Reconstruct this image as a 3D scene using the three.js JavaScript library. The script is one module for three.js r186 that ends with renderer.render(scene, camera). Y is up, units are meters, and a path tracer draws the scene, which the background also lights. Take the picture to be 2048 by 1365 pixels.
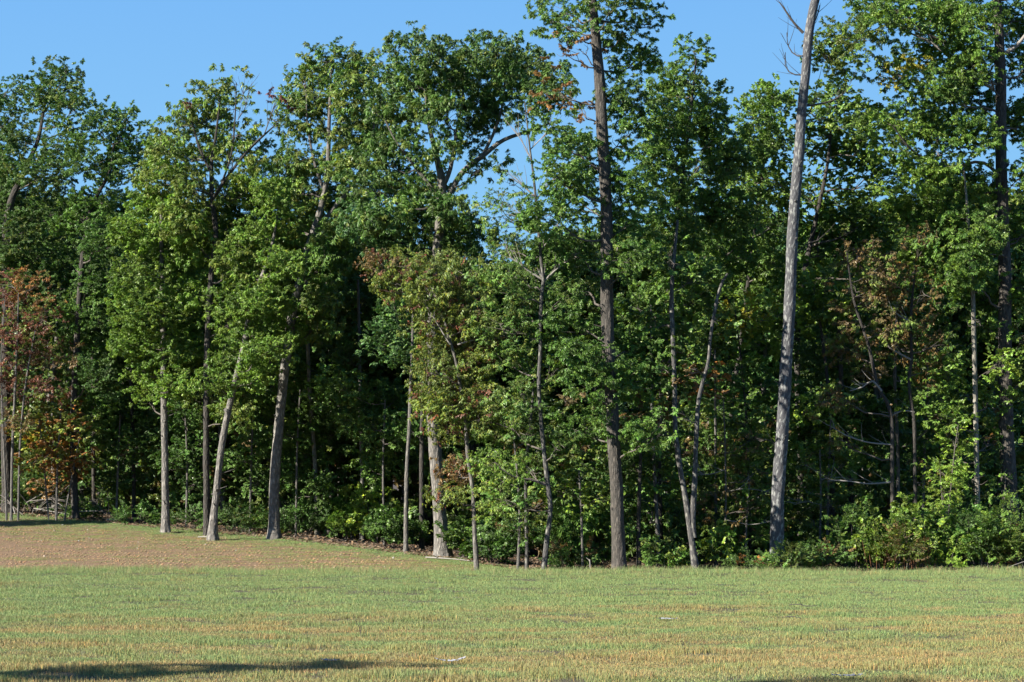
import * as THREE from 'three';
import { mergeGeometries } from 'three/addons/utils/BufferGeometryUtils.js';
import { createNoise2D, createNoise3D, createNoise4D } from 'simplex-noise';

// ------------------------------------------------------------------ camera, sky, sun, exposure
const EXPO = 3.2;
const renderer = new THREE.WebGLRenderer({ antialias: true });
renderer.setSize(1024, 682);
renderer.toneMapping = THREE.LinearToneMapping;
renderer.toneMappingExposure = EXPO;
renderer.shadowMap.enabled = true;
const scene = new THREE.Scene();

const F = 4334, HORIZON = 1010, EYE = 1.7;                    // focal length and horizon row in pixels of a 2048 x 1365 frame
const PITCH = Math.atan((HORIZON - 682.5) / F);
const camera = new THREE.PerspectiveCamera(2 * Math.atan(682.5 / F) * 180 / Math.PI, 1024 / 682, 0.5, 6000);
camera.position.set(0, EYE, 0);
camera.rotation.set(PITCH, 0, 0);
scene.add(camera);

const SUN_EL = 33 * Math.PI / 180, SUN_AZ = 62 * Math.PI / 180; // azimuth: degrees to the left of straight behind the camera
const SUN = new THREE.Vector3(-Math.sin(SUN_AZ) * Math.cos(SUN_EL), Math.sin(SUN_EL), Math.cos(SUN_AZ) * Math.cos(SUN_EL));
const sun = new THREE.DirectionalLight(new THREE.Color(1.0, 0.92, 0.81), 5.0);
sun.position.copy(SUN).multiplyScalar(90).add(new THREE.Vector3(0, 0, -60));
sun.target.position.set(0, 0, -60);
sun.castShadow = true;
Object.assign(sun.shadow.camera, { left: -60, right: 60, top: 60, bottom: -60, near: 1, far: 260 });
sun.shadow.mapSize.set(4096, 4096);
scene.add(sun, sun.target);

{ // clear sky: paler at the horizon, deeper blue overhead, a little brighter round the sun
  const W = 512, H = 256, data = new Float32Array(W * H * 4);
  const stops = [[0, .44, .70, .95], [7, .275, .6, .95], [14, .195, .485, .93], [30, .10, .31, .78], [60, .06, .2, .58], [90, .045, .16, .48]];
  for (let r = 0; r < H; r++) {
    const el = ((r + .5) / H - .5) * 180;
    for (let c = 0; c < W; c++) {
      const az = ((c + .5) / W - .5) * 2 * Math.PI, ce = Math.cos(el * Math.PI / 180);
      const dot = Math.cos(az) * ce * SUN.x + Math.sin(el * Math.PI / 180) * SUN.y + Math.sin(az) * ce * SUN.z;
      let v;
      if (el < 0) v = [.16, .17, .1];
      else {
        let k = 0; while (k < stops.length - 2 && el > stops[k + 1][0]) k++;
        const a = stops[k], b = stops[k + 1], t = Math.min(1, Math.max(0, (el - a[0]) / (b[0] - a[0])));
        v = [1, 2, 3].map((i) => a[i] + (b[i] - a[i]) * t);
        const g = .35 * Math.pow(Math.max(0, dot), 10);
        v = [v[0] + g, v[1] + g * .95, v[2] + g * .85];
      }
      const o = (r * W + c) * 4;
      data[o] = v[0] / EXPO; data[o + 1] = v[1] / EXPO; data[o + 2] = v[2] / EXPO; data[o + 3] = 1;
    }
  }
  const t = new THREE.DataTexture(data, W, H, THREE.RGBAFormat, THREE.FloatType);
  t.mapping = THREE.EquirectangularReflectionMapping; t.magFilter = THREE.LinearFilter; t.minFilter = THREE.LinearFilter; t.needsUpdate = true;
  scene.background = t; scene.environment = t;
}

// ------------------------------------------------------------------ helpers
function rng(seed) { let a = seed >>> 0; return () => { a = (a + 0x6d2b79f5) | 0; let t = Math.imul(a ^ (a >>> 15), 1 | a); t = (t + Math.imul(t ^ (t >>> 7), 61 | t)) ^ t; return ((t ^ (t >>> 14)) >>> 0) / 4294967296; }; }
const n2 = createNoise2D(rng(11)), n3 = createNoise3D(rng(12)), n4 = createNoise4D(rng(13));
const lerp = (a, b, t) => a + (b - a) * t, clamp = (x, a = 0, b = 1) => Math.min(b, Math.max(a, x));
const smooth = (x, a, b) => { const t = clamp((x - a) / (b - a)); return t * t * (3 - 2 * t); };
const V = (x, y, z) => new THREE.Vector3(x, y, z);
const table = (t) => (x) => { if (x <= t[0][0]) return t[0][1]; for (let i = 1; i < t.length; i++) if (x <= t[i][0]) return lerp(t[i - 1][1], t[i][1], (x - t[i - 1][0]) / (t[i][0] - t[i - 1][0])); return t[t.length - 1][1]; };
const taken = {};
const numbered = (n) => { const k = taken[n] = (taken[n] ?? -1) + 1; return k ? n + '_' + String(k).padStart(3, '0') : n; };
function tag(o, label, category, group, kind) { if (label) o.userData.label = label; if (category) o.userData.category = category; if (group) o.userData.group = group; if (kind) o.userData.kind = kind; return o; }
function shadows(m) { m.castShadow = true; m.receiveShadow = true; return m; }
// a pixel of the photograph and a distance -> a place in the world
const SP = Math.sin(PITCH), CP = Math.cos(PITCH);
function at(px, py, d) {
  const a = (px - 1024) / F, b = (682.5 - py) / F, dy = b * CP + SP, dz = b * SP - CP, t = d / -dz;
  return V(a * t, EYE + dy * t, -d);
}

// ------------------------------------------------------------------ terrain
const edgeD = table([[-40, 90], [-25, 82.5], [-18.4, 78.5], [-13, 75.5], [-7.9, 72], [-2, 66], [0, 63], [3, 60], [8, 59.6], [14, 60.2], [30, 60], [60, 62]]);
const edgeH = table([[-40, 2.6], [-25, 2.05], [-18.4, 1.5], [-13, 1.05], [-7.9, .66], [-2, .12], [0, -.12], [3, -.22], [14, -.15], [60, .1]]);
const crestD = (x) => 55.2 + .5 * n2(x * .11, 3.3) + (x < 0 ? -.02 * x : 0);
function groundH(x, z) {
  const d = -z, c = crestD(x), e = edgeD(x);
  const field = .05 * n2(x * .09, z * .16) + .02 * n2(x * .5 + 9, z * .5) + .05 * smooth(-x, -5, 15) * smooth(d, 20, 50);
  if (d < c) return field * smooth(d, 3, 12);
  const crest = field, low = -.3 - .04 * smooth(d, c, c + 3), eh = edgeH(x);
  const t = (d - c) / Math.max(1, e - c);
  let h;
  if (d < e) {
    const dip = crest + low * smooth(d, c, c + 3.2);
    h = lerp(dip, eh, smooth(t, .16, 1.12));
  } else h = lerp(lerp(crest + low, eh, smooth(1, .16, 1.12)), eh, smooth(d, e, e + 3)) + .012 * (d - e) + .06 * n2(x * .3, z * .3) * smooth(d, e, e + 3);
  return h + .02 * n2(x * 1.1, z * 1.1);
}

// ------------------------------------------------------------------ textures
function tex(W, H, fn, srgb) {
  const data = new Uint8Array(W * H * 4);
  for (let y = 0; y < H; y++) for (let x = 0; x < W; x++) {
    const v = fn(x / W, y / H), o = (y * W + x) * 4;
    for (let c = 0; c < 3; c++) data[o + c] = clamp(Array.isArray(v) ? v[c] : v) * 255;
    data[o + 3] = 255;
  }
  const t = new THREE.DataTexture(data, W, H, THREE.RGBAFormat);
  t.wrapS = t.wrapT = THREE.RepeatWrapping; t.magFilter = THREE.LinearFilter; t.minFilter = THREE.LinearMipmapLinearFilter; t.generateMipmaps = true;
  if (srgb) t.colorSpace = THREE.SRGBColorSpace;
  t.needsUpdate = true; return t;
}
const torus = (u, v, fu, fv, s) => { const a = u * 2 * Math.PI, b = v * 2 * Math.PI, A = fu / (2 * Math.PI), B = fv / (2 * Math.PI); return n4(Math.cos(a) * A + s, Math.sin(a) * A, Math.cos(b) * B + s * .7, Math.sin(b) * B); };
function barkHeight(u, v, f) {
  const w = .05 * torus(u, v, 3, 6, 5);
  let r = 1 - Math.abs(torus(u + w, v, 8 * f, 5 * f, 1)); r = Math.pow(r, 1.6);
  const r2 = 1 - Math.abs(torus(u, v, 26 * f, 18 * f, 2));
  return clamp(1 - (.72 * r + .28 * r2) + .2 + .12 * torus(u, v, 40, 40, 3));
}
const barkBump = tex(256, 512, (u, v) => barkHeight(u, v, 1));
const barkMap = tex(256, 512, (u, v) => {
  const h = barkHeight(u, v, 1), l = .5 + .5 * torus(u, v, 5, 9, 8), p = smooth(torus(u, v, 9, 12, 21), .25, .6);
  const k = .5 + .42 * h + .16 * (l - .5);
  return [k * (1 + .04 * l) + .1 * p, k + .11 * p, k * (.97 - .03 * l) + .1 * p];
}, true);
const lichenMap = tex(256, 512, (u, v) => {
  const h = barkHeight(u, v, 1), l = torus(u, v, 5, 7, 31) + .5 * torus(u, v, 14, 18, 33), p = smooth(l, .05, .5);
  const k = .42 + .25 * h;
  return [lerp(k, .98, p * .85), lerp(k, .99, p * .85), lerp(k * 1.02, .95, p * .85)];
}, true);
const soilBump = tex(512, 512, (u, v) => .5 + .25 * torus(u, v, 30, 30, 1) + .15 * torus(u, v, 70, 70, 2) + .1 * torus(u, v, 140, 140, 3));
const soilMap = tex(512, 512, (u, v) => { const k = .8 + .1 * torus(u, v, 14, 14, 7) + .1 * torus(u, v, 60, 60, 8) + .08 * torus(u, v, 160, 160, 9); return [k, k * .99, k * .98]; }, true);

// ------------------------------------------------------------------ materials
const lin = (r, g, b) => new THREE.Color().setRGB(r, g, b);
const bark = (c, o = {}) => new THREE.MeshStandardMaterial({ color: lin(...c), map: o.map ?? barkMap, bumpMap: barkBump, bumpScale: o.bump ?? .02, roughness: .95 });
const BARK = {
  brown: bark([.103, .097, .091], { bump: .03 }), grey: bark([.24, .237, .233], { bump: .03 }), dark: bark([.076, .071, .067], { bump: .03 }), pale: bark([.319, .312, .285], { bump: .015 }),
  lichen: bark([.215, .22, .225], { map: lichenMap, bump: .014 }), twin: bark([.190, .185, .171], { map: lichenMap, bump: .012 }), twig: new THREE.MeshStandardMaterial({ color: lin(.076, .067, .057), roughness: .95 }),
  dead: new THREE.MeshStandardMaterial({ color: lin(.190, .179, .160), roughness: .95 }), heap: new THREE.MeshStandardMaterial({ color: lin(.11, .1, .088), roughness: .95 }), deadDark: new THREE.MeshStandardMaterial({ color: lin(.038, .034, .030), roughness: .95 }),
};
const STALK = new THREE.MeshStandardMaterial({ color: lin(.17, .075, .035), roughness: .9 });
const leafMat = new THREE.MeshPhysicalMaterial({ color: 0xffffff, vertexColors: true, roughness: .95, transmission: .36, thickness: 0, side: THREE.DoubleSide, clearcoat: .4, clearcoatRoughness: .3, specularIntensity: .5 });
const dullLeafMat = new THREE.MeshPhysicalMaterial({ color: 0xffffff, vertexColors: true, roughness: .95, transmission: .33, thickness: 0, side: THREE.DoubleSide });
const grassMat = new THREE.MeshPhysicalMaterial({ color: 0xffffff, vertexColors: true, roughness: .9, transmission: .3, thickness: 0, side: THREE.DoubleSide });

// ------------------------------------------------------------------ tubes: trunks, limbs and twigs
// pts: [{p: Vector3, r}], sides, step: ring spacing in metres; returns geometry with uv in bark units
function tube(pts, sides, step, rnd, { flare = 0, rough = 0, twist = 0 } = {}) {
  const curve = new THREE.CatmullRomCurve3(pts.map((q) => q.p), false, 'centripetal'), len = curve.getLength(), n = Math.max(2, Math.ceil(len / step));
  const pos = [], uv = [], idx = [], s0 = rnd() * 50;
  const cum = [0]; for (let i = 1; i < pts.length; i++) cum.push(cum[i - 1] + pts[i].p.distanceTo(pts[i - 1].p));
  const radius = (t) => { const L = t * cum[cum.length - 1]; for (let i = 1; i < pts.length; i++) if (L <= cum[i] + 1e-6) return lerp(pts[i - 1].r, pts[i].r, (L - cum[i - 1]) / Math.max(1e-6, cum[i] - cum[i - 1])); return pts[pts.length - 1].r; };
  let ref = V(0, 0, 1);
  const rep = Math.max(1, Math.round(2 * Math.PI * pts[0].r / .8));
  for (let i = 0; i <= n; i++) {
    const t = i / n, p = curve.getPointAt(t), T = curve.getTangentAt(t), r = radius(t);
    let A = new THREE.Vector3().crossVectors(ref, T); if (A.lengthSq() < 1e-4) A = new THREE.Vector3().crossVectors(V(1, 0, 0), T); A.normalize();
    const B = new THREE.Vector3().crossVectors(T, A); ref = new THREE.Vector3().crossVectors(T, A).negate().negate(); ref = B.clone();
    for (let j = 0; j <= sides; j++) {
      const a = (j % sides) / sides * 2 * Math.PI, L = t * len;
      let k = r;
      if (rough) k *= 1 + rough * n3(Math.cos(a) * 1.6 + s0, Math.sin(a) * 1.6, L * .9) + rough * .6 * n3(Math.cos(a) * 4 + s0, Math.sin(a) * 4, L * 3);
      if (flare) { const f = Math.exp(-L / .28); k *= 1 + flare * f * (.7 + .6 * (.5 + .5 * Math.sin(a * 5 + s0))); }
      pos.push(p.x + (A.x * Math.cos(a) + B.x * Math.sin(a)) * k, p.y + (A.y * Math.cos(a) + B.y * Math.sin(a)) * k, p.z + (A.z * Math.cos(a) + B.z * Math.sin(a)) * k);
      uv.push(j / sides * rep, L / 1.6 + s0);
    }
  }
  const w = sides + 1;
  for (let i = 0; i < n; i++) for (let j = 0; j < sides; j++) { const a = i * w + j; idx.push(a, a + 1, a + w, a + 1, a + w + 1, a + w); }
  const top = pos.length / 3; const e = curve.getPointAt(1); pos.push(e.x, e.y, e.z); uv.push(0, 0);
  for (let j = 0; j < sides; j++) idx.push(n * w + j, n * w + j + 1, top);
  const g = new THREE.BufferGeometry();
  g.setAttribute('position', new THREE.Float32BufferAttribute(pos, 3)); g.setAttribute('uv', new THREE.Float32BufferAttribute(uv, 2)); g.setIndex(idx); g.computeVertexNormals();
  return g;
}
// a wandering limb from a to b that rises first, then spreads
function limbPts(a, b, r0, r1, rnd, { rise = .18, wob = .08 } = {}) {
  const L = a.distanceTo(b), out = [{ p: a.clone(), r: r0 }];
  for (let i = 1; i <= 4; i++) {
    const t = i / 4, p = a.clone().lerp(b, t); p.y += Math.sin(t * Math.PI) * rise * L * (b.y > a.y ? -.6 : .6) * .6;
    if (i < 4) p.add(V((rnd() - .5), (rnd() - .5), (rnd() - .5)).multiplyScalar(wob * L * 2));
    out.push({ p, r: lerp(r0, r1, Math.pow(t, .8)) });
  }
  return out;
}

// ------------------------------------------------------------------ leaf sprays (shared geometries)
class Leaves {
  constructor() { this.p = []; this.c = []; this.i = []; }
  // outline: [[along, across]...] of the right half from base to tip
  leaf(b, dir, nrm, L, outline, col, fold = .25, droop = .2) {
    const side = new THREE.Vector3().crossVectors(dir, nrm).normalize(), up = new THREE.Vector3().crossVectors(side, dir).normalize();
    const P = (a, s) => { const v = b.clone().addScaledVector(dir, a * L).addScaledVector(side, s * L).addScaledVector(up, Math.abs(s) * L * fold); v.y -= droop * L * a * a; return v; };
    const add = (v) => { this.p.push(v.x, v.y, v.z); this.c.push(...col); return this.p.length / 3 - 1; };
    const mid = add(P(.5, 0)), R = [], Lf = [], base = add(P(0, 0)), tip = add(P(1, 0));
    for (const [a, s] of outline) { R.push(add(P(a, s))); Lf.push(add(P(a, -s))); }
    const r = [base, ...R, tip], l = [base, ...Lf, tip];
    for (let k = 0; k < r.length - 1; k++) { this.i.push(mid, r[k], r[k + 1]); this.i.push(mid, l[k + 1], l[k]); }
  }
  stem(a, b, r, col) {
    const d = b.clone().sub(a).normalize(), x = new THREE.Vector3().crossVectors(d, Math.abs(d.y) < .9 ? V(0, 1, 0) : V(1, 0, 0)).normalize(), y = new THREE.Vector3().crossVectors(d, x), s = this.p.length / 3;
    for (const [q, k] of [[a, r], [b, r * .6]]) for (let j = 0; j < 3; j++) { const t = j / 3 * 2 * Math.PI, v = q.clone().addScaledVector(x, Math.cos(t) * k).addScaledVector(y, Math.sin(t) * k); this.p.push(v.x, v.y, v.z); this.c.push(...col); }
    for (let j = 0; j < 3; j++) { const k = (j + 1) % 3; this.i.push(s + j, s + k, s + 3 + j, s + k, s + 3 + k, s + 3 + j); }
  }
  build() { const g = new THREE.BufferGeometry(); g.setAttribute('position', new THREE.Float32BufferAttribute(this.p, 3)); g.setAttribute('color', new THREE.Float32BufferAttribute(this.c, 3)); g.setIndex(this.i); g.computeVertexNormals(); return g; }
}
const OUT = {
  oval: [[.2, .14], [.5, .25], [.8, .14]],
  oak: [[.24, .25], [.36, .09], [.54, .36], [.64, .1], [.8, .2]],
  lance: [[.25, .13], [.55, .2], [.85, .09]],
  maple: [[.08, .16], [.22, .42], [.36, .24], [.6, .38], [.7, .15]],
};
// each spray: a forked twig about half a metre long that carries some 30 leaves; its axis is +z, its upper side +y
function spray(kind, seed) {
  const r = rng(seed), L = new Leaves();
  const K = { oak: { o: OUT.oak, len: [.1, .15], droop: [.1, .8], flat: .45, n: 9, tip: 6 }, droop: { o: OUT.lance, len: [.12, .18], droop: [.5, 1.1], flat: .4, n: 7, tip: 7 }, maple: { o: OUT.maple, len: [.09, .14], droop: [.05, .5], flat: .75, n: 8, tip: 4 }, dogwood: { o: OUT.oval, len: [.08, .12], droop: [.6, 1.4], flat: .7, n: 7, tip: 4 }, shrub: { o: OUT.oval, len: [.06, .1], droop: [.1, .6], flat: .8, n: 10, tip: 4 } }[kind];
  const tone = () => { const k = .72 + .56 * r(), y = r(); return y < .05 ? [k * 1.7, k * 1.25, k * .7] : [k * (.92 + .2 * r()), k, k * (.85 + .3 * r())]; };
  const wood = [.9, .5, 1.1];
  const twigs = [[V(0, 0, 0), V(0, .02, .42)]];
  for (let k = 0; k < 2; k++) { const s = V((r() - .5) * .04, 0, .08 + k * .14); const a = (k % 2 ? 1 : -1) * (.5 + .5 * r()); twigs.push([s, s.clone().add(V(Math.sin(a) * .26, (r() - .4) * .22, Math.cos(a) * .26))]); }
  for (const [a, b] of twigs) {
    L.stem(a, b, .004, wood);
    const d = b.clone().sub(a), dn = d.clone().normalize();
    for (let k = 0; k < K.n + K.tip; k++) {
      const tip = k >= K.n, t = tip ? .92 + .08 * r() : .25 + .75 * k / K.n, p = a.clone().addScaledVector(d, t);
      const ang = tip ? r() * 2 * Math.PI : (k % 2 ? 1 : -1) * (.7 + .7 * r());
      const dir = V(Math.sin(ang), (r() - .5) * .9 * (1.9 - K.flat), Math.cos(ang) * (tip ? 1 : .8)); dir.addScaledVector(dn, tip ? .3 : .35); dir.y -= .25 * (1 - K.flat); dir.normalize();
      const nrm = V((r() - .5) * 1.1, K.flat, (r() - .5) * 1.1).normalize();
      L.leaf(p, dir, nrm, lerp(...K.len, r()), K.o, tone(), .15 + .25 * r(), lerp(...K.droop, r()));
    }
  }
  return L.build();
}
const SPRAY = {};
for (const [i, k] of ['oak', 'droop', 'maple', 'dogwood', 'shrub'].entries()) SPRAY[k] = [0, 1, 2].map((j) => spray(k, 100 + i * 10 + j));

// colours of leaves (linear base colours)
const LEAF = {
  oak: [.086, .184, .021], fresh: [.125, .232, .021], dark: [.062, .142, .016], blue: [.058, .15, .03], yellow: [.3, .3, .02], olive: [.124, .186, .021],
  red: [.125, .048, .02], orange: [.22, .115, .02], rust: [.14, .1, .026], pinkred: [.16, .05, .04], tan: [.24, .14, .06], bright: [.19, .315, .024],
};

// ------------------------------------------------------------------ trees
const M4 = new THREE.Matrix4(), Q = new THREE.Quaternion(), S3 = new THREE.Vector3(), UPV = V(0, 1, 0);
function instanced(name, geo, mat, mats, cols, parent) {
  const m = new THREE.InstancedMesh(geo, mat, mats.length); m.name = name;
  for (let i = 0; i < mats.length; i++) { m.setMatrixAt(i, mats[i]); m.setColorAt(i, cols[i]); }
  tag(m, null, null, null, 'stuff'); shadows(m); parent.add(m); return m;
}
function sprayMatrix(p, out, rnd, size) {
  const d = out.clone(); d.y = d.y * .6 + (rnd() - .45) * 1.1; d.x += (rnd() - .5) * .9; d.z += (rnd() - .5) * .9; if (d.lengthSq() < .01) d.set(1, 0, 0); d.normalize();
  const x = new THREE.Vector3().crossVectors(UPV, d).normalize(), y = new THREE.Vector3().crossVectors(d, x);
  const roll = (rnd() - .5) * 1.8, x2 = x.clone().multiplyScalar(Math.cos(roll)).addScaledVector(y, Math.sin(roll)), y2 = new THREE.Vector3().crossVectors(d, x2);
  return new THREE.Matrix4().makeBasis(x2, y2, d).scale(S3.setScalar(size)).setPosition(p);
}
function tint(base, rnd, k = 1) {
  const v = k * (.78 + .44 * rnd()), w = (rnd() - .5) * .24;
  return lin(clamp(base[0] * v * (1 + w), 0, .8), clamp(base[1] * v, 0, .8), clamp(base[2] * v * (1 - w), 0, .8));
}
/* A tree. o: { label, name, cat, group, d: distance, trunk: [[px, py, width px]...] from base up, more: further stems, bark, kind: spray kind, leaf: colour,
   crown: [[cx, cy, rx, ry, density?, colour?, depth offset?]...], clear: share of leaves removed in front of the trunk, size, limbs } */
function tree(o) {
  const rnd = rng(o.seed ?? hash(o.label + o.trunk)), d = o.d, g = new THREE.Group();
  g.name = numbered(o.name ?? 'tree'); tag(g, o.label, o.cat ?? 'tree', o.group);
  const stems = [o.trunk, ...(o.more ?? [])].map((t, si) => {
    const lean = (rnd() - .5) * .03;
    const pts = t.map(([x, y, w], i) => { const p = at(x, y, d + (o.dz ?? 0)); p.z += lean * i; return { p, r: w * .94 / 2 / F * d }; });
    const b = pts[0].p, gy = groundH(b.x, b.z);
    if (si === 0 || o.rooted) { if (b.y > gy + .05) pts.unshift({ p: V(b.x + (b.x - pts[1].p.x) * .1, gy - .12, b.z), r: pts[0].r * 1.03 }); else b.y = Math.min(b.y, gy) - .12; }
    return pts;
  });
  const base = stems[0][0].p.clone(); base.y += .1; g.position.copy(base);
  const local = (geo) => geo.translate(-base.x, -base.y, -base.z);
  const mat = BARK[o.bark ?? 'brown'];
  stems.forEach((pts, si) => { const big = pts[0].r > .12; const m = shadows(new THREE.Mesh(local(tube(pts, big ? 20 : 9, big ? .16 : .25, rnd, { flare: si === 0 ? (o.flare ?? (big ? .65 : .4)) : 0, rough: big ? .07 : .1 })), mat)); m.name = 'trunk'; g.add(m); });
  if (stems[0][0].r > .12 && d < 73) { // broken stubs and knots
    const P = stems[0], c = new THREE.CatmullRomCurve3(P.map((q) => q.p), false, 'centripetal');
    for (let k = 0; k < 9; k++) {
      const t = .08 + .55 * rnd(), p = c.getPointAt(t), r = P[0].r * .8, a = -.5 + rnd() * 4.2, dir = V(Math.cos(a), .25 + .4 * rnd(), Math.sin(a)).normalize(), long = k % 3 ? .05 : .12 + .4 * rnd(), w = k % 3 ? .05 + .03 * rnd() : .016 + .012 * rnd();
      const m = shadows(new THREE.Mesh(local(tube([{ p: p.clone().addScaledVector(dir, r * .5), r: w }, { p: p.clone().addScaledVector(dir, r * 1.02), r: w * .8 }, { p: p.clone().addScaledVector(dir, r + long), r: w * (k % 3 ? .3 : .5) }], 7, .06, rnd, { rough: .15 })), mat)); m.name = k % 3 ? 'knot' : 'branch_stub'; g.add(m);
    }
  }
  const trunkX = (y) => { let best = null; for (const pts of stems) for (let i = 1; i < pts.length; i++) { const a = pts[i - 1].p, b = pts[i].p; if ((y - a.y) * (y - b.y) <= 0) { const t = (y - a.y) / (b.y - a.y || 1); (best ??= []).push([lerp(a.x, b.x, t), lerp(a.z, b.z, t), lerp(pts[i - 1].r, pts[i].r, t)]); } } return best ?? []; };
  // crown
  const mats = [], cols = [], px = d / F, size = (o.size ?? 1) * .52;
  const anchors = []; stems.forEach((pts) => { const c = new THREE.CatmullRomCurve3(pts.map((q) => q.p), false, 'centripetal'), n = 40; for (let i = 6; i <= n; i++) { const p = c.getPointAt(i / n); let r = pts[pts.length - 1].r; for (let k = 1; k < pts.length; k++) if (p.y <= pts[k].p.y) { r = lerp(pts[k - 1].r, pts[k].r, clamp((p.y - pts[k - 1].p.y) / (pts[k].p.y - pts[k - 1].p.y || 1))); break; } anchors.push({ p, r }); } });
  const crown = o.crown ?? [];
  const limbs = [];
  crown.forEach(([cx, cy, rx, ry, dens = 1, colName, dzo], ci) => {
    const R = V(rx * px, ry * px, Math.max(rx, ry) * px * 1.05);
    const depth = dzo ?? ((ci % 3) - 1) * (o.spread ?? 1.1) * (.5 + .7 * rnd()) - (o.back ?? .35);
    const c = at(cx, cy, d - depth);
    // limb from the best anchor on a stem or on an earlier limb
    let best = null, score = 1e9;
    for (const a of anchors) { const dx = c.distanceTo(a.p), dyy = c.y - a.p.y; const s = dx + (dyy < 0 ? 1.5 * -dyy : 0) + (dyy < dx * .25 ? .5 : 0) + (a.r < .012 ? 1 : 0); if (s < score) { score = s; best = a; } }
    const rl = clamp(Math.min(best.r * .55, .016 + .011 * c.distanceTo(best.p)), .008, .12);
    const pts = limbPts(best.p, c, rl, rl * .35, rnd);
    limbs.push([tube(pts, rl > .03 ? 7 : 5, .3, rnd, { rough: .08 })]);
    for (const q of pts.slice(2)) anchors.push({ p: q.p, r: q.r });
    const own = limbs[limbs.length - 1];
    const col = LEAF[colName ?? o.leaf ?? 'oak'], shade = .85 + .3 * rnd();
    const area = Math.PI * R.x * R.y, nT = Math.max(5, Math.round(area * 50 * dens * (o.dens ?? 1) / (size * size)));
    const nSub = Math.max(3, Math.round(5 + area * 3.6)), per = nT / nSub;
    for (let k = 0; k < nSub; k++) {
      // little tufts spread over the clump, more of them towards its upper outside
      let u; do { u = V(rnd() * 2 - 1, rnd() * 2 - 1, rnd() * 2 - 1); } while (u.lengthSq() > 1); u.multiplyScalar(.55 + .45 / Math.max(.35, u.length()) * .8); if (u.length() > 1) u.normalize(); if (u.y < -.5) u.y *= .6;
      const sc = V(c.x + u.x * R.x, c.y + u.y * R.y, c.z + u.z * R.z), sr = (.22 + .22 * rnd()) * 1.1;
      const tb = pts[2 + (rnd() * 3 | 0)].p;
      own.push(tube([{ p: tb, r: .011 }, { p: tb.clone().lerp(sc, .5).add(V((rnd() - .5) * .2, (rnd() - .6) * .15, (rnd() - .5) * .2)), r: .008 }, { p: sc, r: .004 }], 3, .35, rnd));
      const subTone = shade * (.85 + .3 * rnd());
      const m = Math.round(per * (.6 + .8 * rnd()));
      for (let q = 0; q < m; q++) {
        const w = V(rnd() * 2 - 1, (rnd() * 2 - 1) * .8, rnd() * 2 - 1), p = sc.clone().addScaledVector(w, sr);
        if (o.clear) { const tx = trunkX(p.y); let drop = false; for (const [x, z, r] of tx) if (p.z > z - .1 && Math.abs(p.x - x) < r + .3 && rnd() < (o.clear)) drop = true; if (drop) continue; }
        const out = p.clone().sub(c).normalize().multiplyScalar(.5).add(w);
        p.x -= base.x; p.y -= base.y; p.z -= base.z;
        mats.push(sprayMatrix(p, out, rnd, size * (.65 + .75 * rnd())));
        const a = rnd();
        cols.push(tint(o.mix && a < o.mix[1] ? LEAF[o.mix[0]] : col, rnd, subTone));
      }
    }
  });
  const groups = o.plain ? [limbs.flat()] : limbs;
  for (const geos of groups) { if (!geos.length) continue; const m = shadows(new THREE.Mesh(local(mergeGeometries(geos)), o.limbMat ?? BARK[o.limbBark ?? 'twig'])); m.name = 'branch'; g.add(m); }
  for (const tw of o.bare ?? []) { // bare branches: [[px, py, w]...] with side twigs
    const pts = tw.map(([x, y, w, dz = 0]) => ({ p: at(x, y, d - dz), r: w / 2 / F * d })), geos = [tube(pts, 6, .2, rnd, { rough: .1 })];
    for (let i = 1; i < pts.length; i++) for (let k = 0; k < (o.twigs ?? 2); k++) {
      const a = pts[i - 1].p.clone().lerp(pts[i].p, rnd()), dir = pts[i].p.clone().sub(pts[i - 1].p).normalize().add(V((rnd() - .5) * 1.6, .3 + (rnd() - .5), (rnd() - .5) * 1.2)).normalize(), L = .25 + .5 * rnd(), r0 = Math.min(.009, pts[i].r * .7 + .003);
      geos.push(tube([{ p: a, r: r0 }, { p: a.clone().addScaledVector(dir, L * .5).add(V(0, .03, 0)), r: r0 * .7 }, { p: a.clone().addScaledVector(dir, L).add(V((rnd() - .5) * .1, .1, 0)), r: .003 }], 4, .2, rnd));
    }
    const m = shadows(new THREE.Mesh(local(mergeGeometries(geos)), o.bareMat ?? BARK.dead)); m.name = 'bare_branch'; g.add(m);
  }
  if (mats.length) { const list = SPRAY[o.kind ?? 'oak']; instanced('crown', list[rnd() * list.length | 0], o.dull ? dullLeafMat : leafMat, mats, cols, g); }
  scene.add(g);
  return g;
}
function hash(s) { let h = 2166136261; for (let i = 0; i < s.length; i++) h = Math.imul(h ^ s.charCodeAt(i), 16777619); return h >>> 0; }

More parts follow.
